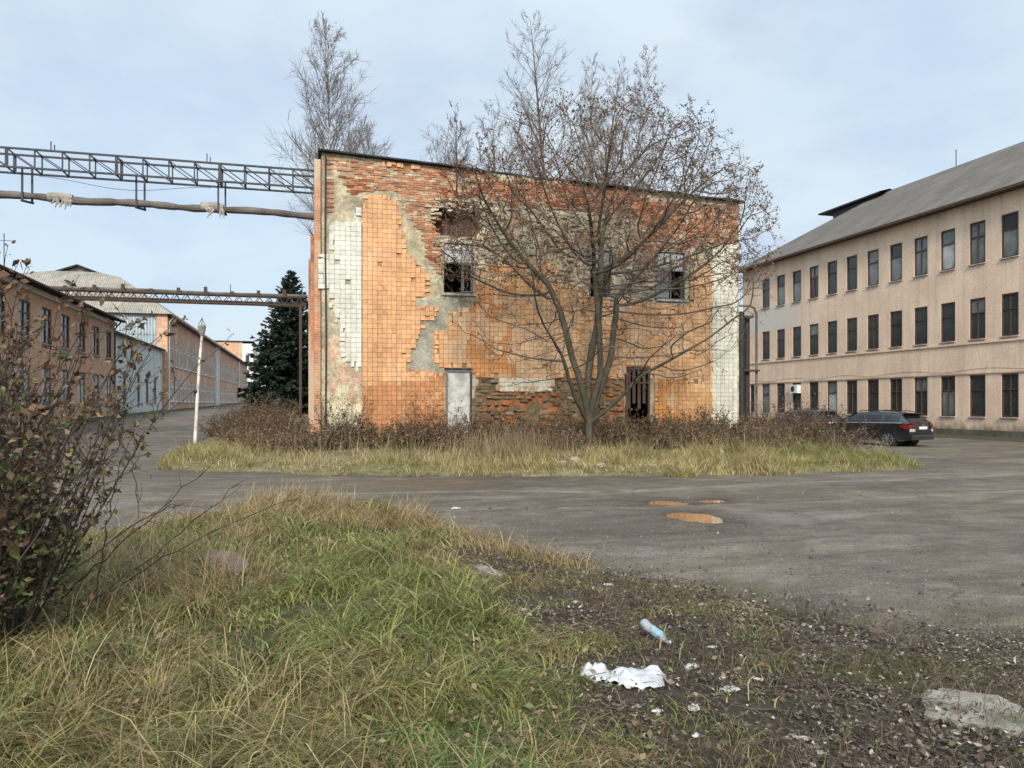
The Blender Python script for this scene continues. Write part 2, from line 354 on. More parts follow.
# ------------------------------------------------------------------ mesh helpers
class MB:
    """collects faces; build() links ONE mesh object"""
    def __init__(s): s.v = []; s.f = []; s.uv = []; s.c = []
    def poly(s, pts, uv=None, col=(1, 1, 1)):
        i = len(s.v); s.v += [tuple(p) for p in pts]; s.f.append(tuple(range(i, i + len(pts))))
        s.uv += list(uv) if uv else [(p[0] + p[1], p[2]) for p in pts]
        s.c += [col] * len(pts)
    def box(s, a, b, col=(1, 1, 1), jit=0.0):
        x0, y0, z0 = a; x1, y1, z1 = b
        j = lambda: random.uniform(-jit, jit) if jit else 0
        P = [(x + j(), y + j(), z + j()) for z in (z0, z1) for y in (y0, y1) for x in (x0, x1)]
        for q, k in (((0, 1, 5, 4), 'x'), ((2, 6, 7, 3), 'x'), ((0, 4, 6, 2), 'y'), ((1, 3, 7, 5), 'y'), ((0, 2, 3, 1), 'z'), ((4, 5, 7, 6), 'z')):
            pts = [P[i] for i in q]
            uv = [(p[0], p[2]) if k == 'x' else (p[1], p[2]) if k == 'y' else (p[0], p[1]) for p in pts]
            s.poly(pts, uv, col)
    def bar(s, a, b, w, h=None, col=(1, 1, 1)):
        """rectangular bar from a to b"""
        a = Vector(a); b = Vector(b); h = h or w
        d = (b - a).normalized(); up = Vector((0, 0, 1)) if abs(d.z) < 0.95 else Vector((0, 1, 0))
        e1 = d.cross(up).normalized() * (w / 2); e2 = e1.cross(d).normalized() * (h / 2)
        A = [a - e1 - e2, a + e1 - e2, a + e1 + e2, a - e1 + e2]; B = [p + (b - a) for p in A]
        for i in range(4): s.poly([A[i], A[(i + 1) % 4], B[(i + 1) % 4], B[i]], None, col)
        s.poly(A[::-1], None, col); s.poly(B, None, col)
    def tube(s, pts, rad, n=8, col=(1, 1, 1), cap=True):
        pts = [Vector(p) for p in pts]
        if not hasattr(rad, '__len__'): rad = [rad] * len(pts)
        rings = []
        prev = None
        for i, p in enumerate(pts):
            d = (pts[min(i + 1, len(pts) - 1)] - pts[max(i - 1, 0)])
            d = d.normalized() if d.length > 1e-9 else Vector((0, 0, 1))
            if prev is None:
                up = Vector((0, 0, 1)) if abs(d.z) < 0.9 else Vector((1, 0, 0))
                e1 = d.cross(up).normalized()
            else:
                e1 = (prev - d * prev.dot(d)).normalized()
            prev = e1; e2 = d.cross(e1)
            rings.append([p + (e1 * math.cos(2 * math.pi * k / n) + e2 * math.sin(2 * math.pi * k / n)) * rad[i] for k in range(n)])
        for i in range(len(rings) - 1):
            for k in range(n):
                q = (k + 1) % n
                s.poly([rings[i][k], rings[i][q], rings[i + 1][q], rings[i + 1][k]], None, col)
        if cap: s.poly(rings[0][::-1], None, col); s.poly(rings[-1], None, col)
    def disc(s, c, axis, r, depth, n=20, col=(1, 1, 1)):
        a = Vector(axis).normalized(); s.tube([Vector(c), Vector(c) + a * depth], r, n, col)
    def build(s, name, mat, parent=None, smooth=False, weld=False):
        me = bpy.data.meshes.new(name)
        me.from_pydata(s.v, [], s.f)
        uvl = me.uv_layers.new(name='UVMap')
        uvl.data.foreach_set('uv', np.array(s.uv, np.float32).ravel())
        ca = me.color_attributes.new('Col', 'FLOAT_COLOR', 'POINT')
        c = np.ones((len(s.v), 4), np.float32); c[:, :3] = np.array(s.c, np.float32).reshape(-1, 3)
        ca.data.foreach_set('color', c.ravel())
        if weld:
            b = bmesh.new(); b.from_mesh(me); bmesh.ops.remove_doubles(b, verts=b.verts, dist=1e-4)
            bmesh.ops.recalc_face_normals(b, faces=b.faces); b.to_mesh(me); b.free()
        if smooth: me.polygons.foreach_set('use_smooth', [True] * len(me.polygons))
        me.materials.append(mat)
        o = bpy.data.objects.new(name, me); COL.objects.link(o)
        if parent: o.parent = parent
        return o
def mesh_np(name, V, F, col, mat, parent=None, smooth=False):
    """V (n,3), F (m,k) -> one mesh with a point colour"""
    V = np.asarray(V, np.float32); F = np.asarray(F, np.int32)
    me = bpy.data.meshes.new(name)
    k = F.shape[1]
    me.vertices.add(len(V)); me.vertices.foreach_set('co', V.ravel())
    me.loops.add(F.size); me.loops.foreach_set('vertex_index', F.ravel())
    me.polygons.add(len(F)); me.polygons.foreach_set('loop_start', np.arange(0, F.size, k, dtype=np.int32))
    if smooth: me.polygons.foreach_set('use_smooth', np.ones(len(F), bool))
    me.update(calc_edges=True)
    if col is not None:
        ca = me.color_attributes.new('Col', 'FLOAT_COLOR', 'POINT')
        c = np.ones((len(V), 4), np.float32); c[:, :3] = col
        ca.data.foreach_set('color', c.ravel())
    me.materials.append(mat)
    o = bpy.data.objects.new(name, me); COL.objects.link(o)
    if parent: o.parent = parent
    return o
def tag(o, label=None, cat=None, group=None, kind=None):
    if label: o['label'] = label
    if cat: o['category'] = cat
    if group: o['group'] = group
    if kind: o['kind'] = kind
    return o
def thing(name, label, cat, loc=(0, 0, 0), rz=0.0, group=None):
    o = bpy.data.objects.new(name, None); COL.objects.link(o)
    o.location = loc; o.rotation_euler = (0, 0, rz); o.empty_display_size = 0.2
    return tag(o, label, cat, group)
def dup(o, parent=None):
    c = o.copy(); COL.objects.link(c)
    if parent: c.parent = parent
    for ch in list(o.children): dup(ch, c)
    return c
def wall_with_openings(mb, mp, u0, u1, v0, v1, ops, depth=0.18):
    """wall sheet with real openings and reveals; mp(u, v, w) -> xyz, w into the building"""
    us = sorted({u0, u1, *[o[0] for o in ops], *[o[1] for o in ops]})
    vs = sorted({v0, v1, *[o[2] for o in ops], *[o[3] for o in ops]})
    us = [u for u in us if u0 <= u <= u1]; vs = [v for v in vs if v0 <= v <= v1]
    for i in range(len(us) - 1):
        for j in range(len(vs) - 1):
            cu, cv = (us[i] + us[i + 1]) / 2, (vs[j] + vs[j + 1]) / 2
            if any(o[0] < cu < o[1] and o[2] < cv < o[3] for o in ops): continue
            q = [(us[i], vs[j]), (us[i + 1], vs[j]), (us[i + 1], vs[j + 1]), (us[i], vs[j + 1])]
            mb.poly([mp(a, b, 0) for a, b in q], q)
    for a, b, c, d in ops:
        for (p, q) in (((a, c), (b, c)), ((b, c), (b, d)), ((b, d), (a, d)), ((a, d), (a, c))):
            mb.poly([mp(*p, 0), mp(*q, 0), mp(*q, depth), mp(*p, depth)], [p, q, (q[0] + depth, q[1]), (p[0] + depth, p[1])])

# ------------------------------------------------------------------ terrain
VERGE = [(-14, 7.5), (-7, 9.2), (-4.6, 10.4), (-3.23, 11.6), (-2.48, 12.1), (-1.64, 12.9), (-0.65, 14.0), (0.53, 13.5), (1.43, 12.4), (1.98, 10.9),
         (2.56, 9.3), (3.16, 8.1), (3.7, 7.1), (4.3, 6.2), (4.8, 5.3), (5.2, 4.5), (6.5, 3.6), (9, 2.4), (9, -6), (-14, -6)]
ISLAND = [(-4.3, 25.4), (-3.9, 23.4), (-2.76, 21.8), (-0.2, 20.5), (2.24, 19.4), (4.6, 18.4), (7, 17.75), (9.5, 17.4), (12.2, 17.2), (14.6, 17.15),
          (16.4, 17.5), (17.0, 18.2), (16.9, 20.0), (18.2, 23.5), (19.2, 27), (19.5, 38), (18.5, 52), (0, 62), (-1.5, 75), (-2.2, 60), (-3.6, 45), (-4.5, 33)]
LITTER = [at_z(470, 520, .1), at_z(470, 575, .1), at_z(520, 620, .1), at_z(560, 700, .1), at_z(600, 768, .1), (1.1, 1), (9, 1), (9, 4), (5, 6), (3, 9), (2.1, 11)]
def road_z(x, y):
    rise = 0.95 * sstep(24, 56, y) + 1.15 * np.clip((y - 56) / 115, 0, 4)
    w = 1 - sstep(-1.5, 14, x)
    return rise * w + (fbm(x, y, 0.35, 3) - 0.5) * 0.07
PUD = [(5.96, 11.09, 0.33, 0.50, 0.3), (6.35, 12.92, 0.33, 0.34, 0.2), (7.32, 13.0, 0.22, 0.22, -0.2)]
def pud_dip(x, y):
    t = 0
    for px_, py_, a, b, r_ in PUD:
        u = x - px_; v = y - py_
        q = (u / a) ** 2 + (v / b) ** 2
        q = q * (0.35 + 1.3 * fbm(x, y, 2.6, 4))
        t = np.maximum(t, sstep(1.9, 0.5, q))
    return t
def verge_h(x, y):
    n = (fbm(x, y, 0.9, 4) - 0.5) * 1.3
    sv = sdf(VERGE, x, y) + n * 0.55
    right = sstep(0.8, 5.0, x)
    H = 0.15 * (1 - right) + 0.12 * right
    hv = sstep(-0.1, 1.0 + 1.4 * right, sv) * H * (0.8 + 0.5 * fbm(x, y, 0.7, 4)) + 0.07 * (fbm(x, y, 2.6, 3) - 0.5) * sstep(0.2, 1.0, sv)
    # spoil heap on the far edge
    hv = hv + 0.14 * np.exp(-(((x + 0.3) / 1.0) ** 2 + ((y - 12.7) / 0.8) ** 2)) + 0.08 * np.exp(-(((x - 1.2) / .8) ** 2 + ((y - 11.6) / 0.7) ** 2))
    return hv, sv
def island_h(x, y):
    si = sdf(ISLAND, x, y) + (fbm(x, y, 0.8, 5) - .5) * 1.5
    return sstep(-0.05, 0.7, si) * (0.12 + 0.15 * fbm(x, y, 0.5, 3)) + sstep(0.8, 5, si) * 0.2, si
def ground_z(x, y):
    x = np.asarray(x, float); y = np.asarray(y, float)
    hv, sv = verge_h(x, y); hi, si = island_h(x, y)
    sr = x - 32.6 + (fbm(x, y, 0.9, 3) - 0.5) * 1.2
    sl = -11.3 - x + (fbm(x, y, 0.9, 3) - 0.5) * 1.2
    sl = np.where(y > 15, sl, -1); 
    hr = np.maximum(sstep(0, 0.6, sr), sstep(0, 0.6, sl)) * 0.12
    return road_z(x, y) - 0.09 + np.maximum(np.maximum(hv, hi), hr) + np.maximum(sstep(-.2, 0.1, np.maximum(sv, si)), sstep(0, .2, np.maximum(sr, sl))) * 0.07
def axis(segs):
    out = []
    for a, b, st in segs: out += list(np.arange(a, b, st))
    out.append(segs[-1][1]); return np.array(out)
def sheet(name, xs, ys, zf, colf, mat, kind='structure'):
    X, Y = np.meshgrid(xs, ys); Z = zf(X, Y)
    V = np.stack([X.ravel(), Y.ravel(), Z.ravel()], 1)
    nx, ny = len(xs), len(ys)
    i = np.arange(nx * ny).reshape(ny, nx)
    F = np.stack([i[:-1, :-1].ravel(), i[:-1, 1:].ravel(), i[1:, 1:].ravel(), i[1:, :-1].ravel()], 1)
    o = mesh_np(name, V, F, colf(X.ravel(), Y.ravel()) if colf else None, mat, None, True)
    return tag(o, kind=kind)
def ground_col(x, y):
    sv = sdf(VERGE, x, y); sl = sdf(LITTER, x, y) + (fbm(x, y, 1.1, 4) - .5) * 1.2
    n = fbm(x, y, 1.7, 5)
    c = np.zeros((len(x), 3)) + np.array((0.075, 0.062, 0.04))
    gsoil = np.array((0.07, 0.07, 0.03)); lit = np.array((0.075, 0.057, 0.043)); moss = np.array((0.085, 0.095, 0.02)); straw = np.array((0.19, 0.16, 0.085))
    c = c * (0.7 + 0.6 * n[:, None])
    f = (sv > 0) & (sl < 0); c[f] = gsoil * (0.6 + 0.8 * n[f, None])
    k = sstep(-0.2, 0.3, sl)[:, None]; c = c * (1 - k) + (lit * (0.55 + 0.9 * n[:, None])) * k
    mz = sstep(0.52, 0.66, fbm(x + 40, y, 1.2, 4)) * sstep(2.2, 3.6, x) * sstep(8.5, 5, y) * sstep(-1.2, 0.2, sv)
    MX, MY = at_z(905, 672, 0.05); q_ = ((x - MX) / 1.0) ** 2 + ((y - MY) / .5) ** 2; mz = np.maximum(mz, sstep(1.3, .3, q_ * (.5 + n)))
    c = c * (1 - .8 * mz[:, None]) + moss * .8 * mz[:, None]
    si = sdf(ISLAND, x, y); c = np.where((si > 0)[:, None], straw * (0.6 + 0.6 * n[:, None]), c)
    return c
m, nt, p = new_mat('soil'); g = G(nt); ob = g.vec('Object')
c = g.mix(1.0, g.attr(), g.step(g.noise(ob, 7, 8, 0.7), 0.3, 0.7, 0.55, 1.3), 'MULTIPLY')
sp = g.step(g.voro(ob, 38, 'F1'), 0.10, 0.2, 1, 0); spm = g.step(g.noise(ob, 1.7, 5, 0.6), 0.5, 0.62)
c = g.mix(g.math('MULTIPLY', g.math('MULTIPLY', sp, spm), 0.5), c, (0.25, 0.23, 0.19))
nt.links.new(c, p.inputs['Base Color']); p.inputs['Roughness'].default_value = 0.9; p.inputs['Specular IOR Level'].default_value = 0.2
nt.links.new(g.bump(g.noise(ob, 22, 8, 0.75), 0.9, 0.05), p.inputs['Normal']); M['soil'] = m
sheet('ground', axis([(-3000, -200, 400), (-200, -30, 20), (-30, -6, 1.0), (-6, 8, 0.11), (8, 22, 0.3), (22, 60, 1.0), (60, 200, 20), (200, 3000, 400)]),
      axis([(-300, -6, 30), (-6, 2, 0.5), (2, 15, 0.11), (15, 30, 0.25), (30, 80, 1.0), (80, 240, 6), (240, 3400, 300)]), ground_z, ground_col, M['soil'])
# asphalt under mud, wet in places
m, nt, p = new_mat('muddy_asphalt'); g = G(nt); ob = g.vec('Object')
big = g.noise(ob, 0.16, 6, 0.6, 0.4); mid = g.noise(ob, 0.9, 7, 0.62); tracks = g.noise(g.vec('Object', (0.10, 0.9, 1), (0, 0, R(-8))), 1.0, 7, 0.62)
c = g.mix(g.step(big, 0.38, 0.62), (0.128, 0.108, 0.088), (0.16, 0.128, 0.096))
c = g.mix(g.math('MULTIPLY', g.step(tracks, 0.46, 0.66), 0.65), c, (0.078, 0.060, 0.046))
c = g.mix(g.math('MULTIPLY', g.step(tracks, 0.47, 0.30), 0.6), c, (0.215, 0.19, 0.16))
c = g.mix(g.math('MULTIPLY', g.step(mid, 0.54, 0.7), 0.5), c, (0.20, 0.18, 0.155))
gr = g.voro(ob, 26, 'F1', 'Color'); grd = g.voro(ob, 26, 'F1')
peb = g.math('MULTIPLY', g.step(grd, 0.18, 0.3, 1, 0), g.step(g.sep(gr)[0], 0.62, 0.75))
c = g.mix(g.math('MULTIPLY', peb, 0.55), c, (0.33, 0.31, 0.28))
c = g.mix(1.0, c, g.step(g.noise(ob, 60, 4, 0.7), 0.3, 0.7, 0.7, 1.25), 'MULTIPLY')
dampn = g.step(g.math('ADD', g.math('MULTIPLY', tracks, 0.5), g.math('MULTIPLY', big, 0.5)), 0.50, 0.62)
c = g.mix(g.math('MULTIPLY', dampn, 0.35), c, (0.06, 0.052, 0.045))
c = g.mix(1.0, c, (.80, .77, .705), 'MULTIPLY')
str2 = g.noise(g.vec('Object', (1.1, 2.4, 1), (0, 0, R(6))), 1.0, 8, 0.7)
c = g.mix(1.0, c, g.step(str2, .3, .7, .68, 1.3), 'MULTIPLY')
c = g.mix(1.0, c, g.step(g.noise(ob, 14, 6, .75), .3, .7, .72, 1.22), 'MULTIPLY')
pat = g.noise(g.vec('Object', (1, 1, 1), (0, 0, 0), (13, 5, 0)), .42, 7, .66, .3)
c = g.mix(g.math('MULTIPLY', g.step(pat, .50, .62), .5), c, (.062, .050, .040))
c = g.mix(g.math('MULTIPLY', g.step(pat, .46, .34), .35), c, (.20, .18, .155))
sx_ = g.sep(ob); bend = g.math('ADD', sx_[1], g.math('MULTIPLY', g.math('POWER', g.math('ABSOLUTE', g.math('ADD', sx_[0], -9.0)), 2.0), -.012))
bend = g.math('ADD', bend, g.math('MULTIPLY', g.noise(ob, .22, 3, .5), 1.6))
for k_, (c0_, w0_) in enumerate(((14.2, .16), (15.8, .16), (11.6, .14), (13.1, .14), (9.6, .15))):
    tr_ = g.step(g.math('ABSOLUTE', g.math('ADD', bend, -c0_)), w0_ * .4, w0_ * 1.5, 1, 0)
    tr_ = g.math('MULTIPLY', tr_, g.step(g.noise(ob, 1.1 + .3 * k_, 6, .65), .38, .58))
    c = g.mix(g.math('MULTIPLY', tr_, .42), c, (.058, .048, .04) if k_ % 2 == 0 else (.225, .20, .17))
ck_ = g.voro(g.mix(.5, ob, g.noise(ob, 1.2, 5, .65), 'ADD'), .55, 'DISTANCE_TO_EDGE')
ckm = g.math('MULTIPLY', g.step(ck_, 0, .012, 1, 0), g.step(g.noise(ob, .3, 4, .6), .46, .56))
c = g.mix(g.math('MULTIPLY', ckm, .6), c, (.03, .026, .022))
c = g.mix(1.0, c, g.attr(), 'MULTIPLY')
nt.links.new(c, p.inputs['Base Color'])
nt.links.new(g.step(dampn, 0, 1, 0.82, 0.30), p.inputs['Roughness']); p.inputs['Specular IOR Level'].default_value = 0.35
hh = g.math('ADD', g.math('MULTIPLY', g.noise(ob, 45, 5, 0.75), 0.5), g.math('ADD', g.math('MULTIPLY', peb, 0.5), g.math('MULTIPLY', tracks, 0.6)))
nt.links.new(g.bump(hh, 0.7, 0.025), p.inputs['Normal']); M['road'] = m
MX, MY = at_z(925, 668, 0.0)
def moss_patch(x, y):
    q = ((x - MX) / 1.0) ** 2 + ((y - MY) / .55) ** 2
    return sstep(1.3, .3, q * (.5 + fbm(x, y, 2.2, 4)))
def road_col(x, y):
    d = pud_dip(x, y)[:, None]
    wet = 0
    for px_, py_, a, b, r_ in PUD: wet = np.maximum(wet, sstep(2.6, .6, np.hypot((x - px_) / a * .62, (y - py_) / b * .62) * (.6 + .8 * fbm(x, y, 1.7, 4))))
    edge = sstep(0.9, 0.0, np.abs(sdf(ISLAND, x, y)))[:, None] * 0.25
    moss = (sstep(0.5, 0.64, fbm(x + 11, y + 5, 1.1, 4)) * sstep(2.5, 4.5, x) * sstep(8.0, 5.5, y))[:, None]
    moss = np.maximum(moss, .85 * moss_patch(x, y)[:, None])
    c = 1 - d * np.array((0.35, 0.5, 0.6)) - edge - .33 * wet[:, None]
    return c * (1 - moss) + moss * np.array((0.52, 0.62, 0.20))
def rz2(x, y): return road_z(x, y) - 0.055 * pud_dip(x, y) + (fbm(x, y, 3.0, 3) - .5) * .02
sheet('road', axis([(-13.5, 1, 0.5), (1, 10, 0.12), (10, 38, 0.5), (38, 60, 2)]), axis([(1.5, 8, 0.25), (8, 15, 0.12), (15, 40, 0.5), (40, 230, 2.5)]), rz2, road_col, M['road'])
m, nt, p = new_mat('muddy_water'); g = G(nt)
p.inputs['Base Color'].default_value = (0.20, 0.11, 0.055, 1); p.inputs['Roughness'].default_value = 0.03; p.inputs['IOR'].default_value = 1.33
p.inputs['Specular IOR Level'].default_value = 0.6
nt.links.new(g.bump(g.noise(g.vec('Object'), 6, 2, 0.5), 0.02, 0.01), p.inputs['Normal']); M['water'] = m
for px_, py_, a, b, r_ in PUD:
    mb = MB(); z = float(road_z(px_, py_)) - 0.022
    mb.poly([(px_ + 1.25 * a * math.cos(t * math.pi / 16), py_ + 1.25 * b * math.sin(t * math.pi / 16), z) for t in range(32)])
    tag(mb.build('puddle', M['water']), kind='structure')

# ------------------------------------------------------------------ the ruined tiled building in the middle
F = 26.0
RX0, RX1, RY1 = 0.30, 15.8, 44.0
def top_z(x): return 10.07 - (x - 0.44) * 0.0417
def fz(pts): return [at_y(x, y, F) for x, y in pts]
ruin = thing('derelict_building', 'derelict two storey building with orange tiles falling off its crumbling brick front', 'building', (RX0, F, 0))
ruin_off = Vector((-RX0, -F, 0))
def rb(mb, name, mat, parent=ruin, **k):
    mb.v = [(v[0] - RX0, v[1] - F, v[2]) for v in mb.v]
    return mb.build(name, mat, parent, **k)
def rect(x0, y0, x1, y1):
    a = at_y(x0, y1, F); b = at_y(x1, y0, F); return (a[0], b[0], a[1], b[1])
W1, W2, W3 = rect(443, 243, 474, 293), rect(590, 250, 612, 297), rect(657, 252, 686, 299)
D1, D2 = rect(446, 370, 472, 416), rect(626, 368, 650, 416)
D1 = (D1[0], D1[1], 0.35, D1[3]); D2 = (D2[0], D2[1], 0.35, D2[3])
OPS = [W1, W2, W3, D1, D2]
Z_orange = [fz([(361, 194), (389, 196), (400, 207), (400, 216), (405, 235), (406, 252), (420, 266), (429, 275), (429, 297), (416, 298), (417, 305), (439, 307), (439, 314), (426, 322), (419, 335), (415, 350), (409, 351), (408, 370), (446, 371), (446, 450), (361, 450)]),
            fz([(433, 332), (446, 330), (446, 318), (452, 312), (474, 305), (474, 268), (500, 262), (540, 268), (552, 284), (590, 288), (612, 302), (640, 300), (657, 306), (690, 306), (690, 246), (713, 240), (713, 460), (655, 460), (655, 380), (555, 378), (552, 391), (500, 390), (498, 379), (474, 379), (474, 372), (448, 370), (433, 362)]),
            fz([(380, 158), (458, 166), (458, 174), (380, 165)]), fz([(464, 167), (487, 169), (487, 176), (464, 174)]), fz([(452, 183), (468, 184), (468, 192), (456, 194)]),
            fz([(520, 258), (562, 262), (562, 276), (520, 274)])]
Z_white = [fz([(333, 221), (359, 223), (360, 450), (359, 372), (350, 366), (341, 356), (341, 322), (335, 320), (335, 311), (331, 310), (331, 287), (319, 288), (319, 255), (329, 255), (329, 231)]),
           fz([(354, 208), (359, 209), (359, 224), (354, 224)]), fz([(713, 248), (739, 244), (739, 460), (713, 460)]), fz([(458, 176), (470, 178), (470, 183), (450, 182)]), fz([(321, 317), (325, 317), (325, 326), (321, 326)]),
           fz([(500, 376), (552, 376), (552, 391), (500, 391)])]
Z_brick = [fz([(335, 158), (487, 172), (487, 196), (455, 200), (470, 206), (440, 214), (440, 243), (428, 262), (424, 238), (402, 205), (392, 192), (361, 192), (352, 196), (342, 178)]),
           fz([(424, 238), (443, 240), (443, 275), (432, 270)]), fz([(640, 200), (740, 205), (740, 244), (690, 246), (688, 262), (640, 250)]), fz([(487, 176), (640, 190), (640, 215), (560, 212), (487, 200)]),
           fz([(314, 156), (332, 156), (332, 215), (326, 220), (326, 215), (314, 215)]), fz([(315, 404), (326, 404), (326, 450), (315, 450)]), fz([(474, 300), (500, 300), (480, 340), (474, 330)])]
Z_rubble = [fz([(420, 198), (500, 200), (560, 212), (640, 215), (640, 250), (690, 262), (690, 246), (700, 300), (612, 302), (590, 288), (552, 284), (540, 268), (500, 262), (474, 268), (474, 240), (440, 243)])]
Z_low = [fz([(476, 378), (500, 380), (500, 391), (553, 391), (553, 378), (560, 377), (626, 377), (626, 460), (474, 460)])]
Z_hole = [fz([(436, 208), (478, 206), (482, 226), (474, 238), (442, 236), (436, 226)])]
Z_cement = [fz([(408, 300), (446, 298), (474, 300), (474, 305), (452, 312), (446, 330), (433, 332), (433, 362), (448, 371), (408, 371)])]
Z_cream = [fz([(326, 340), (341, 340), (341, 356), (350, 366), (361, 374), (361, 450), (326, 450)])]
def inz(zs, x, z):
    r_ = np.full(np.shape(x), -1e9)
    for q in zs: r_ = np.maximum(r_, sdf(q, x, z))
    return r_
def in_op(x, z, gx=0.0):
    r_ = np.zeros(np.shape(x), bool)
    for a, b, c_, d in OPS: r_ |= (x > a - gx) & (x < b + gx) & (z > c_ - gx) & (z < d + gx)
    return r_
# core: plaster / mortar surface with relief
st = 0.07
xs = np.arange(RX0 + 0.13, RX1 + st, st); zs_ = np.arange(0.0, 10.3, st)
gx, gz = np.meshgrid(xs, zs_)
tz = top_z(gx); gz2 = np.minimum(gz, tz)
def wob(x, z, a=0.16): return x + (fbm(x, z, 1.6, 4) - .5) * a * 2, z + (fbm(x + 50, z, 1.6, 4) - .5) * a * 2
wx, wz = wob(gx, gz2)
sb, sr_, sl_, sh, sce, scr = inz(Z_brick, wx, wz), inz(Z_rubble, wx, wz), inz(Z_low, wx, wz), inz(Z_hole, wx, wz), inz(Z_cement, wx, wz), inz(Z_cream, wx, wz)
n_ = fbm(gx, gz2, 1.3, 5); nf = fbm(gx, gz2, 5.5, 4)
D = 0.045 - 0.05 * (n_ - .35) - 0.03 * (nf - .5)
D = np.where(sb > 0, 0.055 + 0.03 * (nf - .5), D)
D = np.where(sr_ > 0, 0.06 + 0.13 * (nf - .5) + 0.12 * (n_ - .5), D)
D = np.where(sl_ > 0, 0.08 + 0.14 * (nf - .5), D)
D = D + 0.42 * sstep(-0.05, 0.22, sh)
so, sw = inz(Z_orange, gx, gz2), inz(Z_white, gx, gz2)
D = np.where((so > 0) | (sw > 0), np.maximum(D, 0.03), D)
C = np.zeros(gx.shape + (3,)) + np.array((0.42, 0.36, 0.24))
def setc(mask, col): C[mask] = col
setc(n_ > 0.55, (0.36, 0.31, 0.21)); setc(nf > 0.62, (0.46, 0.41, 0.29))
setc(sb > 0, (0.36, 0.27, 0.19)); setc(sr_ > 0, (0.41, 0.35, 0.25)); setc((sr_ > 0) & (nf > .56), (0.50, 0.45, 0.34)); setc((sr_ > 0) & (n_ < .40), (0.33, 0.23, 0.15))
setc(sl_ > 0, (0.21, 0.145, 0.085)); setc((sl_ > 0) & (nf > .55), (0.28, 0.20, 0.12)); setc((sl_ > 0) & (n_ > .56), (0.33, 0.14, 0.06)); setc((sl_ > 0) & (n_ < .42), (0.16, 0.125, 0.065))
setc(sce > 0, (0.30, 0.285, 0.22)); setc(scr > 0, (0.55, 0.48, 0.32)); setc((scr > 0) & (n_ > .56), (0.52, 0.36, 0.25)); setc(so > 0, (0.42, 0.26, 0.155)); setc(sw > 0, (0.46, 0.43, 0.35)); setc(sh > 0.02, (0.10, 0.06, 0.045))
V = np.stack([gx - RX0, D, gz2], -1).reshape(-1, 3)
ii = np.arange(gx.size).reshape(gx.shape)
cxm, czm = gx[:-1, :-1] + st / 2, gz[:-1, :-1] + st / 2
keep = ~in_op(cxm, czm) & (gz[:-1, :-1] < tz[:-1, :-1])
Fq = np.stack([ii[:-1, :-1], ii[:-1, 1:], ii[1:, 1:], ii[1:, :-1]], -1)[keep]
mesh_np('front_wall', V, Fq, C.reshape(-1, 3), M['plaster'], ruin)
# tile claddings, one box per tile
def tiles(zones, tw, th, colf, name, skip=0.0, front=-0.012):
    mb = MB()
    for iz in range(int(10.2 / th)):
        xs2 = np.arange(RX0 + 0.02, RX1 - tw, tw); z0 = iz * th
        cx2 = xs2 + tw / 2; cz2 = np.full_like(cx2, z0 + th / 2)
        ok = (inz(zones, cx2, cz2) > 0) & ~in_op(cx2, cz2, 0.02) & (cz2 + th * .6 < top_z(cx2))
        UZ = Z_orange + Z_white; sdv = np.where(np.minimum.reduce([np.where(inz(UZ, cx2 + dx_, cz2 + dz_) > -.03, 1., 0.) for dx_, dz_ in ((.2, 0), (-.2, 0), (0, .2), (0, -.2))]) > .5, .5, .05); bul = (fbm(xs2, cz2, .8, 3) - .5) * .03
        for x, sv_, bl in zip(xs2[ok], sdv[ok], bul[ok]):
            if random.random() < skip + (.09 if sv_ < .10 else .03 if sv_ < .25 else 0): continue
            y = front - bl + random.uniform(-.003, .003); xa, xb, za, zb = x + .0045, x + tw - .0045, z0 + .0045, z0 + th - .0045
            if sv_ < .13 and random.random() < .28:
                q = random.random(); k = random.uniform(.35, .8)
                if q < .5: xb = xa + (xb - xa) * k
                elif q < .75: za = zb - (zb - za) * k
                else: zb = za + (zb - za) * k
            mb.box((xa, y, za), (xb, y + 0.06, zb), colf(x, z0), 0.0025 if sv_ > .13 else .014)
    mb.v = [(v[0] - RX0, v[1], v[2]) for v in mb.v]
    return mb.build(name, M['tile'], ruin)
def c_or(x, z):
    n = float(fbm(x, z, 0.55, 4)); n2 = float(fbm(x + 9, z + 4, 1.7, 3)); r_ = random.uniform(.86, 1.1)
    px_, d = px_of_np(x, F); py_ = 404 - (z - CAM_H) * 769 / d
    px_ += (n2 - .5) * 30; py_ += (n - .5) * 26
    c_ = np.array((0.66, 0.315, 0.145))
    if px_ < 446 and py_ > 384: c_ = np.array((0.50, 0.20, 0.078))
    elif 470 < px_ < 512 and 270 < py_ < 384: c_ = np.array((0.56, 0.22, 0.075)) if n2 > .45 else np.array((0.62, 0.34, 0.18))
    elif px_ > 685: c_ = np.array((0.64, 0.33, 0.155)) if py_ < 400 else np.array((0.58, 0.27, 0.11))
    elif px_ > 650 and py_ > 375: c_ = np.array((0.52, 0.20, 0.05))
    elif px_ > 446: c_ = np.array((0.63, 0.355, 0.195)) if n2 > .47 else np.array((0.64, 0.31, 0.14))
    if px_ > 520 and py_ < 320 and n > .54: c_ = np.array((0.50, 0.38, 0.23))
    if n < .40: c_ = c_ * .9
    return tuple(c_ * r_ * np.array((.89, 1.0, 1.02)))
tiles(Z_orange, 0.16, 0.16, c_or, 'orange_tile_cladding', 0.006)
tiles(Z_white, 0.175, 0.16, lambda x, z: tuple(np.array((0.58, 0.57, 0.49) if x < 5 else (0.58, 0.55, 0.44)) * random.uniform(.88, 1.05)), 'white_tile_cladding', 0.01, -0.016)
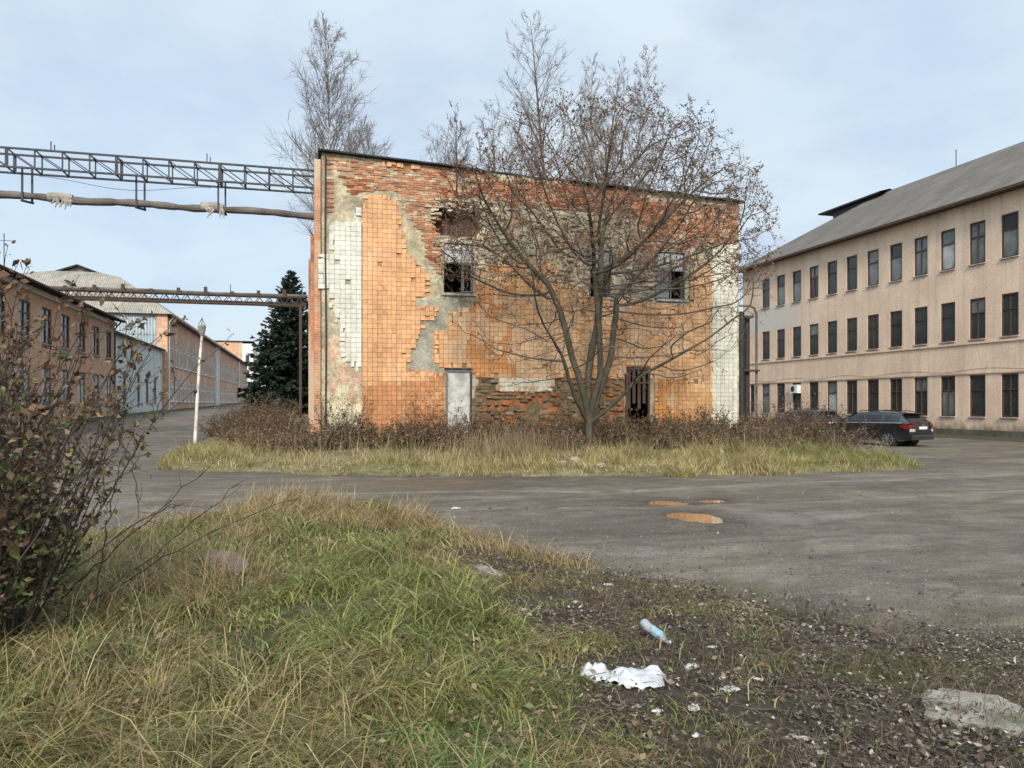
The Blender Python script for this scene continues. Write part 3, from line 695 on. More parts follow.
# exposed brickwork, one box per brick
def bricks(zones, colf, name, skip, prot, bw=0.26, bh=0.078, base=0.03, jit=0.004):
    mb = MB()
    for iz in range(int(10.2 / bh)):
        z0 = iz * bh; xs2 = np.arange(RX0 + 0.02 - (iz % 2) * bw / 2, RX1 - bw * .3, bw)
        cx2 = xs2 + bw / 2; cz2 = np.full_like(cx2, z0 + bh / 2); wx2, wz2 = wob(cx2, cz2)
        ok = (inz(zones, wx2, wz2) > 0) & ~in_op(cx2, cz2, 0.10) & (cz2 + bh * .5 < top_z(cx2)) & (inz(Z_orange + Z_white, cx2, cz2) < 0.02) & (inz(Z_hole, cx2, cz2) < 0.0) & (cx2 > RX0 + .30)
        sk = skip * 2 * fbm(cx2, cz2, 1.1, 3)
        for x, s_ in zip(xs2[ok], sk[ok]):
            if random.random() < s_: continue
            y = base + random.uniform(-prot, prot * .6)
            x0 = max(x + .006, RX0 + .15); x1 = min(x + bw - .006, RX1)
            if random.random() < skip * .5: x1 = x0 + (x1 - x0) * random.uniform(.4, .8)
            mb.box((x0, y, z0 + .006), (x1, y + 0.12, z0 + bh - .006), colf(x, z0), jit)
    mb.v = [(v[0] - RX0, v[1], v[2]) for v in mb.v]
    return mb.build(name, M['brick'], ruin)
def c_br(x, z):
    n = float(fbm(x, z, 0.8, 4)); r_ = random.random()
    if r_ < .14 + (n - .5): c_ = (0.46, 0.38, 0.27)
    elif r_ < .3: c_ = (0.26, 0.09, 0.045)
    elif r_ < .65: c_ = (0.37, 0.17, 0.09)
    else: c_ = (0.43, 0.215, 0.12)
    return tuple(np.array(c_) * random.uniform(.8, 1.12))
def c_ru(x, z):
    r_ = random.random()
    c_ = (0.38, 0.22, 0.13) if r_ < .16 else (0.44, 0.37, 0.27) if r_ < .7 else (0.33, 0.28, 0.22) if r_ < .9 else (0.52, 0.47, 0.38)
    return tuple(np.array(c_) * random.uniform(.75, 1.1))
def c_lo(x, z):
    r_ = random.random()
    c_ = (0.22, 0.15, 0.09) if r_ < .5 else (0.34, 0.15, 0.075) if r_ < .66 else (0.16, 0.12, 0.07) if r_ < .9 else (0.30, 0.24, 0.17)
    return tuple(np.array(c_) * random.uniform(.75, 1.1))
bricks(Z_brick, c_br, 'red_brickwork', 0.12, 0.014)
bricks(Z_rubble, c_ru, 'crumbling_masonry', 0.55, 0.05, 0.25, 0.085, 0.03, 0.014)
bricks(Z_low, c_lo, 'rubble_masonry', 0.45, 0.06, 0.27, 0.11, 0.03, 0.024)
# lumps of brick round the hole over the left window
mb = MB()
for k in range(42):
    a = random.uniform(0, 1); x, z = at_y(428 + 60 * a, 205 + random.choice((0, 0, 0, 1)) * 4 + random.uniform(-5, 5) + (10 if a < .2 else 0), F)
    w = random.uniform(.08, .2); y = random.uniform(-.12, .03)
    mb.box((x, y, z), (x + w, y + .25, z + random.uniform(.05, .1)), c_ru(x, z), .02)
mb.v = [(v[0] - RX0, v[1], v[2]) for v in mb.v]
mb.build('broken_brick_ledge', M['brick'], ruin)
# remaining walls
mb = MB()
mb.box((RX0 + .12, F + .5, 0), (RX1 - .02, F + .52, 1)) if False else None
def side(mb, xw, y0, y1, sgn, ops=()):
    mp = (lambda u, v, w: (xw + w * sgn, u, v)); wall_with_openings(mb, mp, y0, y1, 0, 9.35 if xw > 5 else 10.0, list(ops), .3)
side(mb, RX0 + .12, F + .05, RY1, 1); side(mb, RX1 - .005, F + .05, RY1, -1)
wall_with_openings(mb, lambda u, v, w: (u, RY1 - w, v), RX0 + .12, RX1 - .005, 0, 9.4, [], .3)
rb(mb, 'side_wall', M['brick_pier'])
mb = MB()
mb.box((RX0 + .4, F + .9, 4.2), (RX1 - .4, RY1 - .4, 4.5)); mb.box((RX0 + .4, F + 5, 0), (RX1 - .4, F + 5.2, 9.2)); mb.box((7.2, F + .6, 0.1), (7.5, F + 5, 9.2))
rb(mb, 'interior_partition', M['interior'])
# corner pier and side buttresses
mb = MB(); mb.box((0.20, F + .10, 0), (0.40, F + 1.2, 9.86)); rb(mb, 'corner_pier', M['brick_pier'])
mb = MB(); mb.box((0.02, F + 4.2, 0), (RX0 + .1, F + 11, 7.3)); mb.box((0.09, F + 3.2, 0), (RX0 + .1, F + 4.19, 8.0)); rb(mb, 'buttress', M['brick_pier'])
# roof: felted slab with ragged edge
mb = MB(); nseg = 60
ex = np.linspace(RX0 + .02, RX1 + .12, nseg + 1)
for i in range(nseg):
    xa, xb = ex[i], ex[i + 1]
    oa, ob_ = [F - 0.10 - 0.10 * float(fbm(x, 3, 1.5, 3)) + (0.16 if 6.0 < x < 9 else 0) for x in (xa, xb)]
    za, zb = [top_z(x) + 0.012 + 0.02 * math.sin(x * 3) * (x > 5) for x in (xa, xb)]
    t = 0.055
    mb.poly([(xa, oa, za), (xb, ob_, zb), (xb, ob_, zb + t), (xa, oa, za + t)])
    mb.poly([(xa, oa, za + t), (xb, ob_, zb + t), (xb, RY1 + .1, zb + t), (xa, RY1 + .1, za + t)])
    mb.poly([(xa, oa, za), (xa, RY1 + .1, za), (xb, RY1 + .1, zb), (xb, ob_, zb)])
mb.poly([(ex[0], F - .15, top_z(ex[0])), (ex[0], F - .15, top_z(ex[0]) + .1), (ex[0], RY1, top_z(ex[0]) + .1), (ex[0], RY1, top_z(ex[0]))])
mb.poly([(ex[-1], F - .15, top_z(ex[-1])), (ex[-1], F - .15, top_z(ex[-1]) + .1), (ex[-1], RY1, top_z(ex[-1]) + .1), (ex[-1], RY1, top_z(ex[-1]))])
rb(mb, 'roof', M['felt'])
mb = MB(); xd, _ = at_y(325.5, 300, F); mb.tube([(xd, F - .05, 0.2), (xd + .02, F - .05, 4), (xd - .01, F - .05, 7), (xd, F - .05, 9.95)], .026, 8); rb(mb, 'drainpipe', M['steel_dark'])
# openings
def frame_bars(mb, u0, u1, v0, v1, t, w0, w1, mp, mull=(), trans=()):
    def b(a0, a1, b0, b1):
        P = [mp(u, v, w) for w in (w0, w1) for v in (b0, b1) for u in (a0, a1)]
        for q in ((0, 1, 3, 2), (4, 6, 7, 5), (0, 4, 5, 1), (2, 3, 7, 6), (0, 2, 6, 4), (1, 5, 7, 3)): mb.poly([P[i] for i in q])
    b(u0, u0 + t, v0, v1); b(u1 - t, u1, v0, v1); b(u0 + t, u1 - t, v0, v0 + t); b(u0 + t, u1 - t, v1 - t, v1)
    for m_ in mull: b(m_ - t / 3, m_ + t / 3, v0 + t, v1 - t)
    for m_ in trans:
        lo = u0 + t
        for mm in list(sorted(mull)) + [None]:
            hi = (mm - t / 3) if mm is not None else u1 - t
            b(lo, hi, m_ - t / 3, m_ + t / 3)
            lo = (mm + t / 3) if mm is not None else hi
mpF = lambda u, v, w: (u, F + w, v)
for k, (a, b, c_, d) in enumerate((W1, W2, W3)):
    mb = MB(); zt = c_ + (d - c_) * .60
    wx_ = a + (b - a) * .62
    frame_bars(mb, a, b, c_, d, .045, .06, .14, mpF, [wx_] if k == 0 else [(a + b) / 2], [zt])
    if k == 0: frame_bars(mb, wx_ + .03, b - .07, c_ + .07, zt - .03, .035, .05, .1, mpF, [], [c_ + .55])
    w = rb(mb, 'window', M['wood_grey'])
    mb = MB(); mb.box((a + .07, F + .10, zt + .02), (b - .07, F + .11, d - .07)); rb(mb, 'pane', M['pane_milk'], w)
    if k == 2:
        mb = MB(); mb.box((a + .07, F + .10, c_ + .07), (a + (b - a) * .45, F + .11, zt - .02)); rb(mb, 'pane', M['pane_grey'], w)
    mb = MB(); mb.box((a - .04, F - .05, c_ - .07), (b + .08, F + .2, c_ - .002)); rb(mb, 'sill', M['concrete'], w)
    mb = MB()
    for q in ((a - .001, F + .02, c_, a + .02, F + .45, d), (b - .02, F + .02, c_, b + .001, F + .45, d)): mb.box(q[:3], q[3:])
    mb.box((a, F + .02, d - .03), (b, F + .45, d)); rb(mb, 'reveal', M['concrete'], w)
mb = MB(); a, b, c_, d = D1
frame_bars(mb, a, b, c_, d, .07, .0, .1, mpF); dr = rb(mb, 'door', M['wood_grey']); tag(dr, 'pale grey closed door in dark frame')
mb = MB(); mb.box((a + .07, F + .05, c_ + .07), (b - .07, F + .09, d - .07)); mb.box((a + .12, F + .042, c_ + .3), (b - .22, F + .048, d - .2)); rb(mb, 'door_leaf', plain('grubby_door_paint', (.42, .41, .37), .7, .4, 3, .4, .01), dr)
mb = MB(); mb.box((b - .06, F - .01, c_), (b - .0, F + .03, d + .01)); mb.box((a - .05, F - .02, d), (b + .03, F + .02, d + .05)); rb(mb, 'door_trim', M['steel_dark'], dr)
mb = MB(); a, b, c_, d = D2
frame_bars(mb, a, b, c_, d, .07, .0, .12, mpF, [], [d - .55]); dr = rb(mb, 'door', M['wood_dark']); tag(dr, 'dark open doorway with broken slats')
mb = MB()
for k in range(4): mb.box((a + .08 + k * .2, F + .05, d - 1.5 + .2 * (k % 2)), (a + .2 + k * .2, F + .08, d - .08))
rb(mb, 'broken_door_leaf', M['wood_dark'], dr)

# ------------------------------------------------------------------ office building on the right
OX = 34.6
office = thing('office_building', 'long three storey peach rendered office block with rows of dark windows', 'building', (OX, 20, 0))
def ob_(mb, name, mat, parent=office, **k):
    mb.v = [(v[0] - OX, v[1] - 20, v[2]) for v in mb.v]; return mb.build(name, mat, parent, **k)
OY0, OY1, ODEP, OEAVE = 14.0, 56.3, 14.0, 12.95
rows = [(1.12, 3.36), (5.28, 7.46), (9.3, 11.55)]
ycs = [31.4 + 1.965 * k for k in range(-8, 12)]
ops = [(y - .5, y + .5, a, b) for y in ycs for a, b in rows] + [(54.6, 55.2, 1.12, 3.36)]
mb = MB(); mpO = lambda u, v, w: (OX + w, u, v)
wall_with_openings(mb, mpO, OY0, OY1, -.1, OEAVE, ops, .16)
for (u, v, nrm) in ((OY1, 0, 1), (OY0, 0, -1)):
    q = [(OX, -.1), (OX + ODEP, -.1), (OX + ODEP, OEAVE), (OX, OEAVE)]
    mb.poly([(x, u, z) for x, z in q], q)
q = [(OY0, -.1), (OY1, -.1), (OY1, OEAVE), (OY0, OEAVE)]; mb.poly([(OX + ODEP, y, z) for y, z in q], q)
ob_(mb, 'wall', M['office'])
mb = MB(); mb.box((OX + .3, OY0 + .1, 4.0), (OX + ODEP - .1, OY1 - .1, 4.3)); mb.box((OX + .3, OY0 + .1, 8.1), (OX + ODEP - .1, OY1 - .1, 8.4)); mb.box((OX + 4, OY0 + .1, 0), (OX + 4.1, OY1 - .1, 12.8))
ob_(mb, 'interior_partition', M['interior'])
for z, pr, hh_ in ((5.12, .07, .10), (3.52, .06, .10), (12.62, .05, .12)):
    mb = MB(); mb.box((OX - pr, OY0, z - hh_), (OX + .001, OY1, z)); ob_(mb, 'string_course', M['office'])
mb = MB(); mb.box((OX - .10, OY0, -.2), (OX + .002, OY1, .42)); ob_(mb, 'plinth', M['plinth'])
# roof
RZ, RXr = 17.6, OX + ODEP / 2
ov = .65; e0 = (OX - ov, OEAVE - .22); hipY = 48.8
mb = MB(); sl = math.hypot(RXr - e0[0], RZ - e0[1])
P = [(e0[0], OY0 - .5, e0[1]), (e0[0], OY1 + .6, e0[1]), (RXr, hipY, RZ), (RXr, OY0 - .5, RZ)]
def slope(pts, along, sl=sl):
    base = pts[0]; uv = [(p[1] if along == 'y' else p[0], 0) for p in pts]
    uv = [(uv[i][0], sl * (pts[i][2] - e0[1]) / (RZ - e0[1])) for i in range(len(pts))]
    mb.poly(pts, uv)
slope(P, 'y'); xr2 = 2 * RXr - e0[0]
slope([(xr2, OY1 + .6, e0[1]), (xr2, OY0 - .5, e0[1]), (RXr, OY0 - .5, RZ), (RXr, hipY, RZ)], 'y')
slope([(e0[0], OY1 + .6, e0[1]), (xr2, OY1 + .6, e0[1]), (RXr, hipY, RZ)], 'x')
slope([(e0[0], OY0 - .5, e0[1]), (RXr, OY0 - .5, RZ), (xr2, OY0 - .5, e0[1])], 'x')
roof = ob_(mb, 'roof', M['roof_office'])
mb = MB(); mb.box((e0[0] + .03, OY0 - .4, e0[1] - .10), (OX - .06, OY1 + .5, e0[1] - .02)); mb.box((e0[0] - .02, OY0 - .5, e0[1] - .12), (e0[0] + .025, OY1 + .6, e0[1] + .02)); ob_(mb, 'eave', M['wood_dark'], roof)
# ridge vent: a dark flat canopy running past the hip
mb = MB(); yA, yB = hipY - 1.0, 54.8
mb.poly([(RXr - .95, yA, RZ - .12), (RXr - .95, yB, RZ - .12), (RXr, yB, RZ + .14), (RXr, yA, RZ + .14)]); mb.poly([(RXr + .95, yA, RZ - .12), (RXr, yA, RZ + .14), (RXr, yB, RZ + .14), (RXr + .95, yB, RZ - .12)])
mb.poly([(RXr - .95, yA, RZ - .24), (RXr + .95, yA, RZ - .24), (RXr + .95, yB, RZ - .24), (RXr - .95, yB, RZ - .24)]); mb.poly([(RXr - .95, yA, RZ - .24), (RXr - .95, yB, RZ - .24), (RXr - .95, yB, RZ - .12), (RXr - .95, yA, RZ - .12)])
mb.poly([(RXr - .95, yB, RZ - .24), (RXr + .95, yB, RZ - .24), (RXr + .95, yB, RZ - .12), (RXr, yB, RZ + .14), (RXr - .95, yB, RZ - .12)])
vent = ob_(mb, 'ridge_canopy', M['steel_dark'], roof)
mb = MB(); mb.box((RXr - .6, hipY - .5, RZ - 4), (RXr + .6, 53.4, RZ - .24)); ob_(mb, 'dormer_wall', M['steel_dark'], roof)
mb = MB(); mb.tube([(RXr, 41.8, RZ - .1), (RXr, 41.8, RZ + 1.1)], .03, 6); ob_(mb, 'lightning_rod', M['steel_dark'], roof)
# windows: one of each kind, then copies
def office_window(h, style, mats):
    mp = lambda u, v, w: (w, u, v)
    mb = MB(); frame_bars(mb, -.5, .5, 0, h, .085, .03, .13, mp, [] if style != 1 else [0.0], [h * .64])
    fr = mb.build('window', M['wood_dark'])
    a = MB(); a.box((.085, -.435, .065), (.095, .435, h * .64 - .02)); a.build('pane', M[mats[0]], fr)
    b = MB(); b.box((.085, -.435, h * .64 + .02), (.095, .435, h - .065)); b.build('pane', M[mats[1]], fr)
    s_ = MB(); s_.box((-.09, -.54, -.06), (.05, .54, -.003)); s_.build('sill', M['concrete'], fr)
    return fr
protos = {}
kinds = [('pane', 'pane'), ('pane_grey', 'pane_grey'), ('pane_grey', 'pane'), ('pane', 'pane_grey'), ('pane_milk', 'pane_grey')]
rr = random.Random(5)
for ri, (a, b) in enumerate(rows):
    for y in ycs:
        w_ = [(7, 1, 1, 2, .3), (8, .6, .6, 1, .1), (2, 5, 3, 2, .8)][ri]
        kd = rr.choices(range(5), w_)[0]; stl = 1 if rr.random() < .25 else 0
        key = (ri, kd, stl)
        if key not in protos: w = protos[key] = office_window(b - a, stl, kinds[kd])
        else: w = dup(protos[key])
        w.parent = office; w.location = (0, y - 20, a)
w = office_window(2.24, 0, kinds[0]); w.scale = (1, .6, 1); w.parent = office; w.location = (0, 34.9, 1.12)
mb = MB(); y_, z_ = at_x(797.5, 389, OX); mb.box((OX - .35, y_ - .42, z_ - .3), (OX - .02, y_ + .42, z_ + .3)); ac = ob_(mb, 'air_conditioner', M['white_paint'])
mb = MB(); mb.disc((OX - .351, y_ + .1, z_), (-1, 0, 0), .22, .012, 20); ob_(mb, 'fan_grille', M['steel_dark'], ac)
# cables sagging under the string course
mb = MB(); pts = [(OX - .09, 20 + 36 * t, 3.62 + .07 * math.sin(t * 40)) for t in np.linspace(0, 1, 60)]; mb.tube(pts, .012, 4); ob_(mb, 'cable', M['steel_dark'])

# ------------------------------------------------------------------ the left side of the street
LX = -12.4
def left_win(name, mb_mat, w, h, mull, trans, depth=.12, pane='pane', t=.08):
    """window on a wall that faces +X; local origin at the bottom middle"""
    mp = lambda u, v, w_: (-w_, u, v)
    mb = MB(); frame_bars(mb, -w / 2, w / 2, 0, h, t, .05, depth, mp, mull, trans); fr = mb.build('window', M[mb_mat])
    a = MB(); a.box((-.10, -w / 2 + t, t), (-.09, w / 2 - t, h - t)); a.build('pane', M[pane], fr)
    s_ = MB(); s_.box((-.04, -w / 2 - .05, -.07), (.09, w / 2 + .05, -.003)); s_.build('sill', M['concrete'], fr)
    return fr
# near brick workshop
ws = thing('brick_workshop', 'near two storey orange brick workshop behind the dark bush', 'building', (LX, 20, 0))
def wsb(mb, name, mat, parent=ws, ox=LX, oy=20, **k):
    mb.v = [(v[0] - ox, v[1] - oy, v[2]) for v in mb.v]; return mb.build(name, mat, parent, **k)
WY0, WY1, WZ = 21.0, 56.1, 7.35
wy = [54.5 - 3.03 * k for k in range(0, 11)]
ops = [(y - .75, y + .75, 4.75 , 6.5) for y in wy] + [(y - .75, y + .75, 1.75, 3.6) for y in wy]
mb = MB(); mpL = lambda u, v, w: (LX - w, u, v)
wall_with_openings(mb, mpL, WY0, WY1, -.2, WZ, ops, .15)
for u in (WY0, WY1):
    q = [(LX, -.2), (LX - 12, -.2), (LX - 12, WZ), (LX - 6, WZ + 1.3), (LX, WZ)]; mb.poly([(x, u, z) for x, z in q], q)
wsb(mb, 'wall', M['brick_left'])
mb = MB(); mb.box((LX - 3.2, WY0 + .3, 0), (LX - 3, WY1 - .3, 7.2)); wsb(mb, 'interior_partition', M['interior'])
mb = MB()
for s_ in (1, -1):
    xe = LX + .55 if s_ == 1 else LX - 12.55
    q = [(xe, WY0 - .3, WZ - .02), (xe, WY1 + .25, WZ - .02), (LX - 6, WY1 + .25, WZ + 1.45), (LX - 6, WY0 - .3, WZ + 1.45)]
    mb.poly(q, [(p[1], abs(p[0] - xe)) for p in q]); q2 = [(p[0], p[1], p[2] - .12) for p in q]; mb.poly(q2[::-1]); 
    mb.poly([q[0], q[1], q2[1], q2[0]]); mb.poly([q[1], q[2], q2[2], q2[1]]); mb.poly([q[0], q2[0], q2[3], q[3]])
rf = wsb(mb, 'roof', M['felt'])
mb = MB(); mb.box((LX, WY0, WZ - .38), (LX + .16, WY1, WZ - .16)); wsb(mb, 'cornice', M['white_paint'])
mb = MB(); mb.tube([(LX + .62, WY0, WZ - .08), (LX + .62, WY1 + .2, WZ - .08)], .07, 8); wsb(mb, 'gutter', M['rust'], rf)
mb = MB(); mb.tube([(LX + .5, WY1 - .4, WZ - .1), (LX + .1, WY1 - .4, WZ - .6), (LX + .1, WY1 - .4, .9)], .05, 8); wsb(mb, 'drainpipe', M['steel_dark'])
mb = MB(); ya, za = at_x(4, 262, LX); mb.tube([(LX, ya, WZ), (LX, ya, 9.0)], .02, 5); mb.bar((LX - .3, ya, 8.7), (LX + .3, ya, 8.7), .02); wsb(mb, 'antenna', M['steel_dark'], rf)
wp = left_win('w', 'wood_dark', 1.5, 1.75, [0.0], [1.2]); wl = left_win('w', 'wood_grey', 1.5, 1.85, [0.0], [1.2], pane='pane_milk')
for k, y in enumerate(wy):
    w = wp if k == 0 else dup(wp); w.parent = ws; w.location = (0, y - 20, 4.75)
    w = wl if k == 0 else dup(wl); w.parent = ws; w.location = (0, y - 20, 1.75)
# white lean-to between the two brick buildings
AX = -12.75
an = thing('white_annex', 'low white rendered annex with small square windows between two brick buildings', 'building', (AX, 57, 0))
def anb(mb, name, mat, parent=an): return wsb(mb, name, mat, parent, AX, 57)
AY0, AY1 = 56.3, 75.4
def aw(p0, p1, y0, y1): a = at_x(p0, y0, AX); b = at_x(p1, y1, AX); return (a[0], b[0], b[1], a[1])
aops = [(60.3, 61.3, 5.2, 6.1), (62.6, 63.6, 5.2, 6.1), (60.2, 61.2, 1.9, 4.1), (64.9, 65.9, 1.9, 4.1), (68.2, 69.2, 1.9, 4.1), (71.6, 72.6, 1.9, 4.1)]
mb = MB(); wall_with_openings(mb, lambda u, v, w: (AX - w, u, v), AY0, AY1, .3, 6.75, aops, .15)
for u in (AY0, AY1):
    q = [(AX, .3), (AX - 5, .3), (AX - 5, 8.0), (AX, 6.75)]; mb.poly([(x, u, z) for x, z in q], q)
anb(mb, 'wall', M['annex'])
mb = MB(); q = [(AX + .3, AY0, 6.72), (AX + .3, AY1, 6.72), (AX - 5, AY1, 8.1), (AX - 5, AY0, 8.1)]; mb.poly(q); mb.poly([(x, y, z - .16) for x, y, z in q][::-1]); mb.poly([q[0], q[1], (q[1][0], q[1][1], 6.56), (q[0][0], q[0][1], 6.56)])
anb(mb, 'roof', M['felt'])
for a, b, c_, d in aops:
    w = left_win('w', 'wood_grey', b - a, d - c_, [0.0], [], pane='pane'); w.parent = an; w.location = (0, (a + b) / 2 - 57, c_)
mb = MB(); mb.box((AX - 3.0, AY0 + .2, .5), (AX - 2.9, AY1 - .2, 6.6)); anb(mb, 'interior_partition', M['interior'])
# long brick factory
fa = thing('brick_factory', 'long brick factory with white framed windows and a grey hipped roof', 'building', (LX, 76, 0))
def fab(mb, name, mat, parent=fa): return wsb(mb, name, mat, parent, LX, 76)
FY0, FY1, FW, FE = 75.7, 171.0, 18.0, 9.95
fy = [78.6 + 2.72 * k for k in range(34)]
ops = [(y - .95, y + .95, 5.35, 7.85) for y in fy] + [(y - .95, y + .95, 2.0, 4.1) for y in fy]
mb = MB(); wall_with_openings(mb, mpL, FY0, FY1, 0.3, FE, ops, .15)
q = [(LX, .3), (LX - FW, .3), (LX - FW, FE), (LX, FE)]
for u in (FY0, FY1): mb.poly([(x, u, z) for x, z in q], q)
fab(mb, 'wall', M['brick_pale'])
mb = MB(); mb.box((LX - 4.2, FY0 + .3, 0.5), (LX - 4, FY1 - .3, 9.8)); fab(mb, 'interior_partition', M['interior'])
mb = MB(); mb.box((LX - .85, FY0 - .12, .3), (LX + .06, FY0 - .003, FE)); fab(mb, 'corner_pier', M['brick_left'])
mb = MB(); q = [(LX - .86, FY0 - .06, 6.8), (LX - 9, FY0 - .06, 6.8), (LX - 9, FY0 - .06, FE), (LX - .86, FY0 - .06, FE)]; mb.poly(q, [(p[0], p[2]) for p in q]); fab(mb, 'sheet_cladding', M['metal_sheet'])
mb = MB(); fr_z = 15.15; ridge0 = 84.0; xe, xw, xm = LX + .5, LX - FW - .5, LX - FW / 2
def fslope(pts, ax): mb.poly(pts, [((p[1] if ax == 'y' else p[0]), (p[2] - FE) * 2.1) for p in pts])
bk, bz, by0, ye = 4.3, 13.75, 79.6, FY1 + .5
for sg, x_ in ((1, xe), (-1, xw)):
    lo = [(x_, FY0 - .5, FE), (x_, ye, FE), (xm + sg * bk, ye, bz), (xm + sg * bk, by0, bz)]; hi_ = [(xm + sg * bk, by0, bz), (xm + sg * bk, ye, bz), (xm, ye, fr_z), (xm, ridge0, fr_z)]
    for q in (lo, hi_): fslope(q if sg > 0 else q[::-1], 'y')
fslope([(xw, FY0 - .5, FE), (xe, FY0 - .5, FE), (xm + bk, by0, bz), (xm - bk, by0, bz)], 'x'); fslope([(xm - bk, by0, bz), (xm + bk, by0, bz), (xm, ridge0, fr_z)], 'x')
mb.poly([(xe, ye, FE), (xw, ye, FE), (xm - bk, ye, bz), (xm, ye, fr_z), (xm + bk, ye, bz)])
rf = fab(mb, 'roof', M['roof_left'])
mb = MB(); mb.box((xe - .05, FY0 - .5, FE - .2), (xe + .02, FY1 + .5, FE + .015)); mb.box((LX + .001, FY0, FE - .18), (xe - .06, FY1, FE - .05)); fab(mb, 'eave', M['wood_dark'], rf)
# gablet at the head of the hip
mb = MB(); gy = ridge0 - 1.6; hw = 2.3
mb.poly([(xm - hw, gy, fr_z - .98), (xm + hw, gy, fr_z - .98), (xm, gy, fr_z - .1)]); fab(mb, 'gablet_wall', M['roof_left'], rf)
mb = MB()
for s_ in (1, -1):
    a = [(xm, gy - .5, fr_z + .06), (xm + s_ * 2.7, gy - .5, fr_z - .95), (xm + s_ * 2.7, ridge0 + 3, fr_z - .95), (xm, ridge0 + 3, fr_z + .06)]
    mb.poly(a); mb.poly([(x, y, z - .15) for x, y, z in a][::-1]); mb.poly([a[0], a[1], (a[1][0], a[1][1], a[1][2] - .15), (a[0][0], a[0][1], a[0][2] - .15)]); mb.poly([a[1], a[2], (a[2][0], a[2][1], a[2][2] - .15), (a[1][0], a[1][1], a[1][2] - .15)])
fab(mb, 'gablet_roof', M['felt'], rf)
pu = left_win('w', 'white_paint', 1.9, 2.5, [0.0], [1.7], t=.13); pl = left_win('w', 'white_paint', 1.9, 2.1, [0.0], [1.4], t=.13, pane='pane_grey')
for k, y in enumerate(fy):
    w = pu if k == 0 else dup(pu); w.parent = fa; w.location = (0, y - 76, 5.35)
    w = pl if k == 0 else dup(pl); w.parent = fa; w.location = (0, y - 76, 2.0)
for y in (113.5, 116.0, 150.0):
    mb = MB(); mb.box((LX + .005, y - .25, 1.2), (LX + .25, y + .25, FE - .25)); fab(mb, 'pilaster', M['white_paint'])
mb = MB(); mb.tube([(LX + .5, FY0 + .3, FE - .2), (LX + .12, FY0 + .3, FE - .7), (LX + .12, FY0 + .3, 1.1)], .07, 8); fab(mb, 'drainpipe', M['white_paint'])
# far block that closes the street
fb = thing('far_block', 'far white and orange block closing the street beyond the factory', 'building', (-8, 182, 0))
def fbb(mb, name, mat): return wsb(mb, name, mat, fb, -8, 182)
x0, _ = at_y(242, 300, 180); x1, _ = at_y(253, 300, 180)
mb = MB(); mb.box((x0, 180, 1), (x1 + .0, 196, 15.2)); fbb(mb, 'white_wall', M['whitewall'])
mb = MB(); mb.box((x0 - 9, 180.5, 1), (x0 - .01, 196, 15.6)); fbb(mb, 'brick_wall', M['brick_left'])
for zz in (4, 7.6, 11):
    mb = MB(); mb.box((x0 + .8, 179.9, zz), (x1 - .8, 179.98, zz + 1.7)); fbb(mb, 'window', M['pane'])
mb = MB(); mb.box((x0 - 9.1, 180.2, 15.61), (x1 + .1, 196.1, 15.8)); fbb(mb, 'roof', M['felt'])

# ------------------------------------------------------------------ steel bridges and pipes over the street
tr = thing('pipe_bridge', 'black lattice girder spanning the street to the derelict building', 'girder', (-4, 27.5, 9))
def trb(mb, name, mat, parent=tr, ox=-4, oy=27.5, oz=9): 
    mb.v = [(v[0] - ox, v[1] - oy, v[2] - oz) for v in mb.v]; return mb.build(name, mat, parent)
TX0, TX1, TZ0, TZ1 = -13.6, 0.33, 9.2, 9.79
for (y, z) in ((27.2, TZ0), (27.2, TZ1), (27.9, TZ0), (27.9, TZ1)):
    mb = MB(); mb.bar((TX0, y, z), (TX1, y, z), .07, .055); trb(mb, 'chord', M['steel_dark'])
pitch = .78; nb = int((TX1 - TX0) / pitch)
for k in range(nb + 1):
    x = TX1 - .05 - k * pitch
    mb = MB()
    for y in (27.2, 27.9): mb.bar((x, y, TZ0 - .01), (x, y, TZ1 + .01), .04 if k % 4 else .09, .04)
    mb.bar((x, 27.19, TZ0), (x, 27.91, TZ0), .038); mb.bar((x, 27.19, TZ1), (x, 27.91, TZ1), .038)
    trb(mb, 'upright', M['steel_dark'])
    if k < nb:
        for y in (27.2, 27.9):
            mb = MB(); mb.bar((x - .02, y, TZ0 + .04), (x - pitch + .02, y, TZ1 - .04), .035, .03); trb(mb, 'diagonal', M['steel_dark'])
mb = MB(); mb.tube([(x, 27.95, 9.16 - .26 * math.sin(math.pi * (x + 8.4) / 5.2) ** 2) for x in np.linspace(-8.4, -3.2, 16)], .008, 4); trb(mb, 'cable', M['steel_dark'])
mb = MB()
for px_ in (51, 207): x = at_y(px_, 160, 27.2)[0]; mb.bar((x, 27.2, TZ1), (x, 27.2, TZ1 + .30), .03); mb.bar((x + .1, 27.2, TZ1), (x + .1, 27.2, TZ1 + .2), .03)
trb(mb, 'bracket', M['steel_dark'])
for x in (-13.2,):
    mb = MB(); mb.bar((x, 27.2, 7.2), (x, 27.2, TZ0 - .03), .12); mb.bar((x, 27.9, 7.2), (x, 27.9, TZ0 - .03), .12); trb(mb, 'support_leg', M['steel_dark'])
hx = [at_y(p_, 200, 27.5)[0] for p_ in (27, 140.5, 222)]
for k, x in enumerate(hx):
    mb = MB()
    for dx, y in ((-.11, 27.42), (.09, 27.68)):
        mb.bar((x + dx, y, TZ0 + (.1 if k != 1 else .05)), (x + dx, y, 8.21), .055, .05)
    mb.bar((x - .13, 27.39, 8.22), (x + .12, 27.71, 8.22), .06)
    trb(mb, 'hanger', M['steel_dark'])
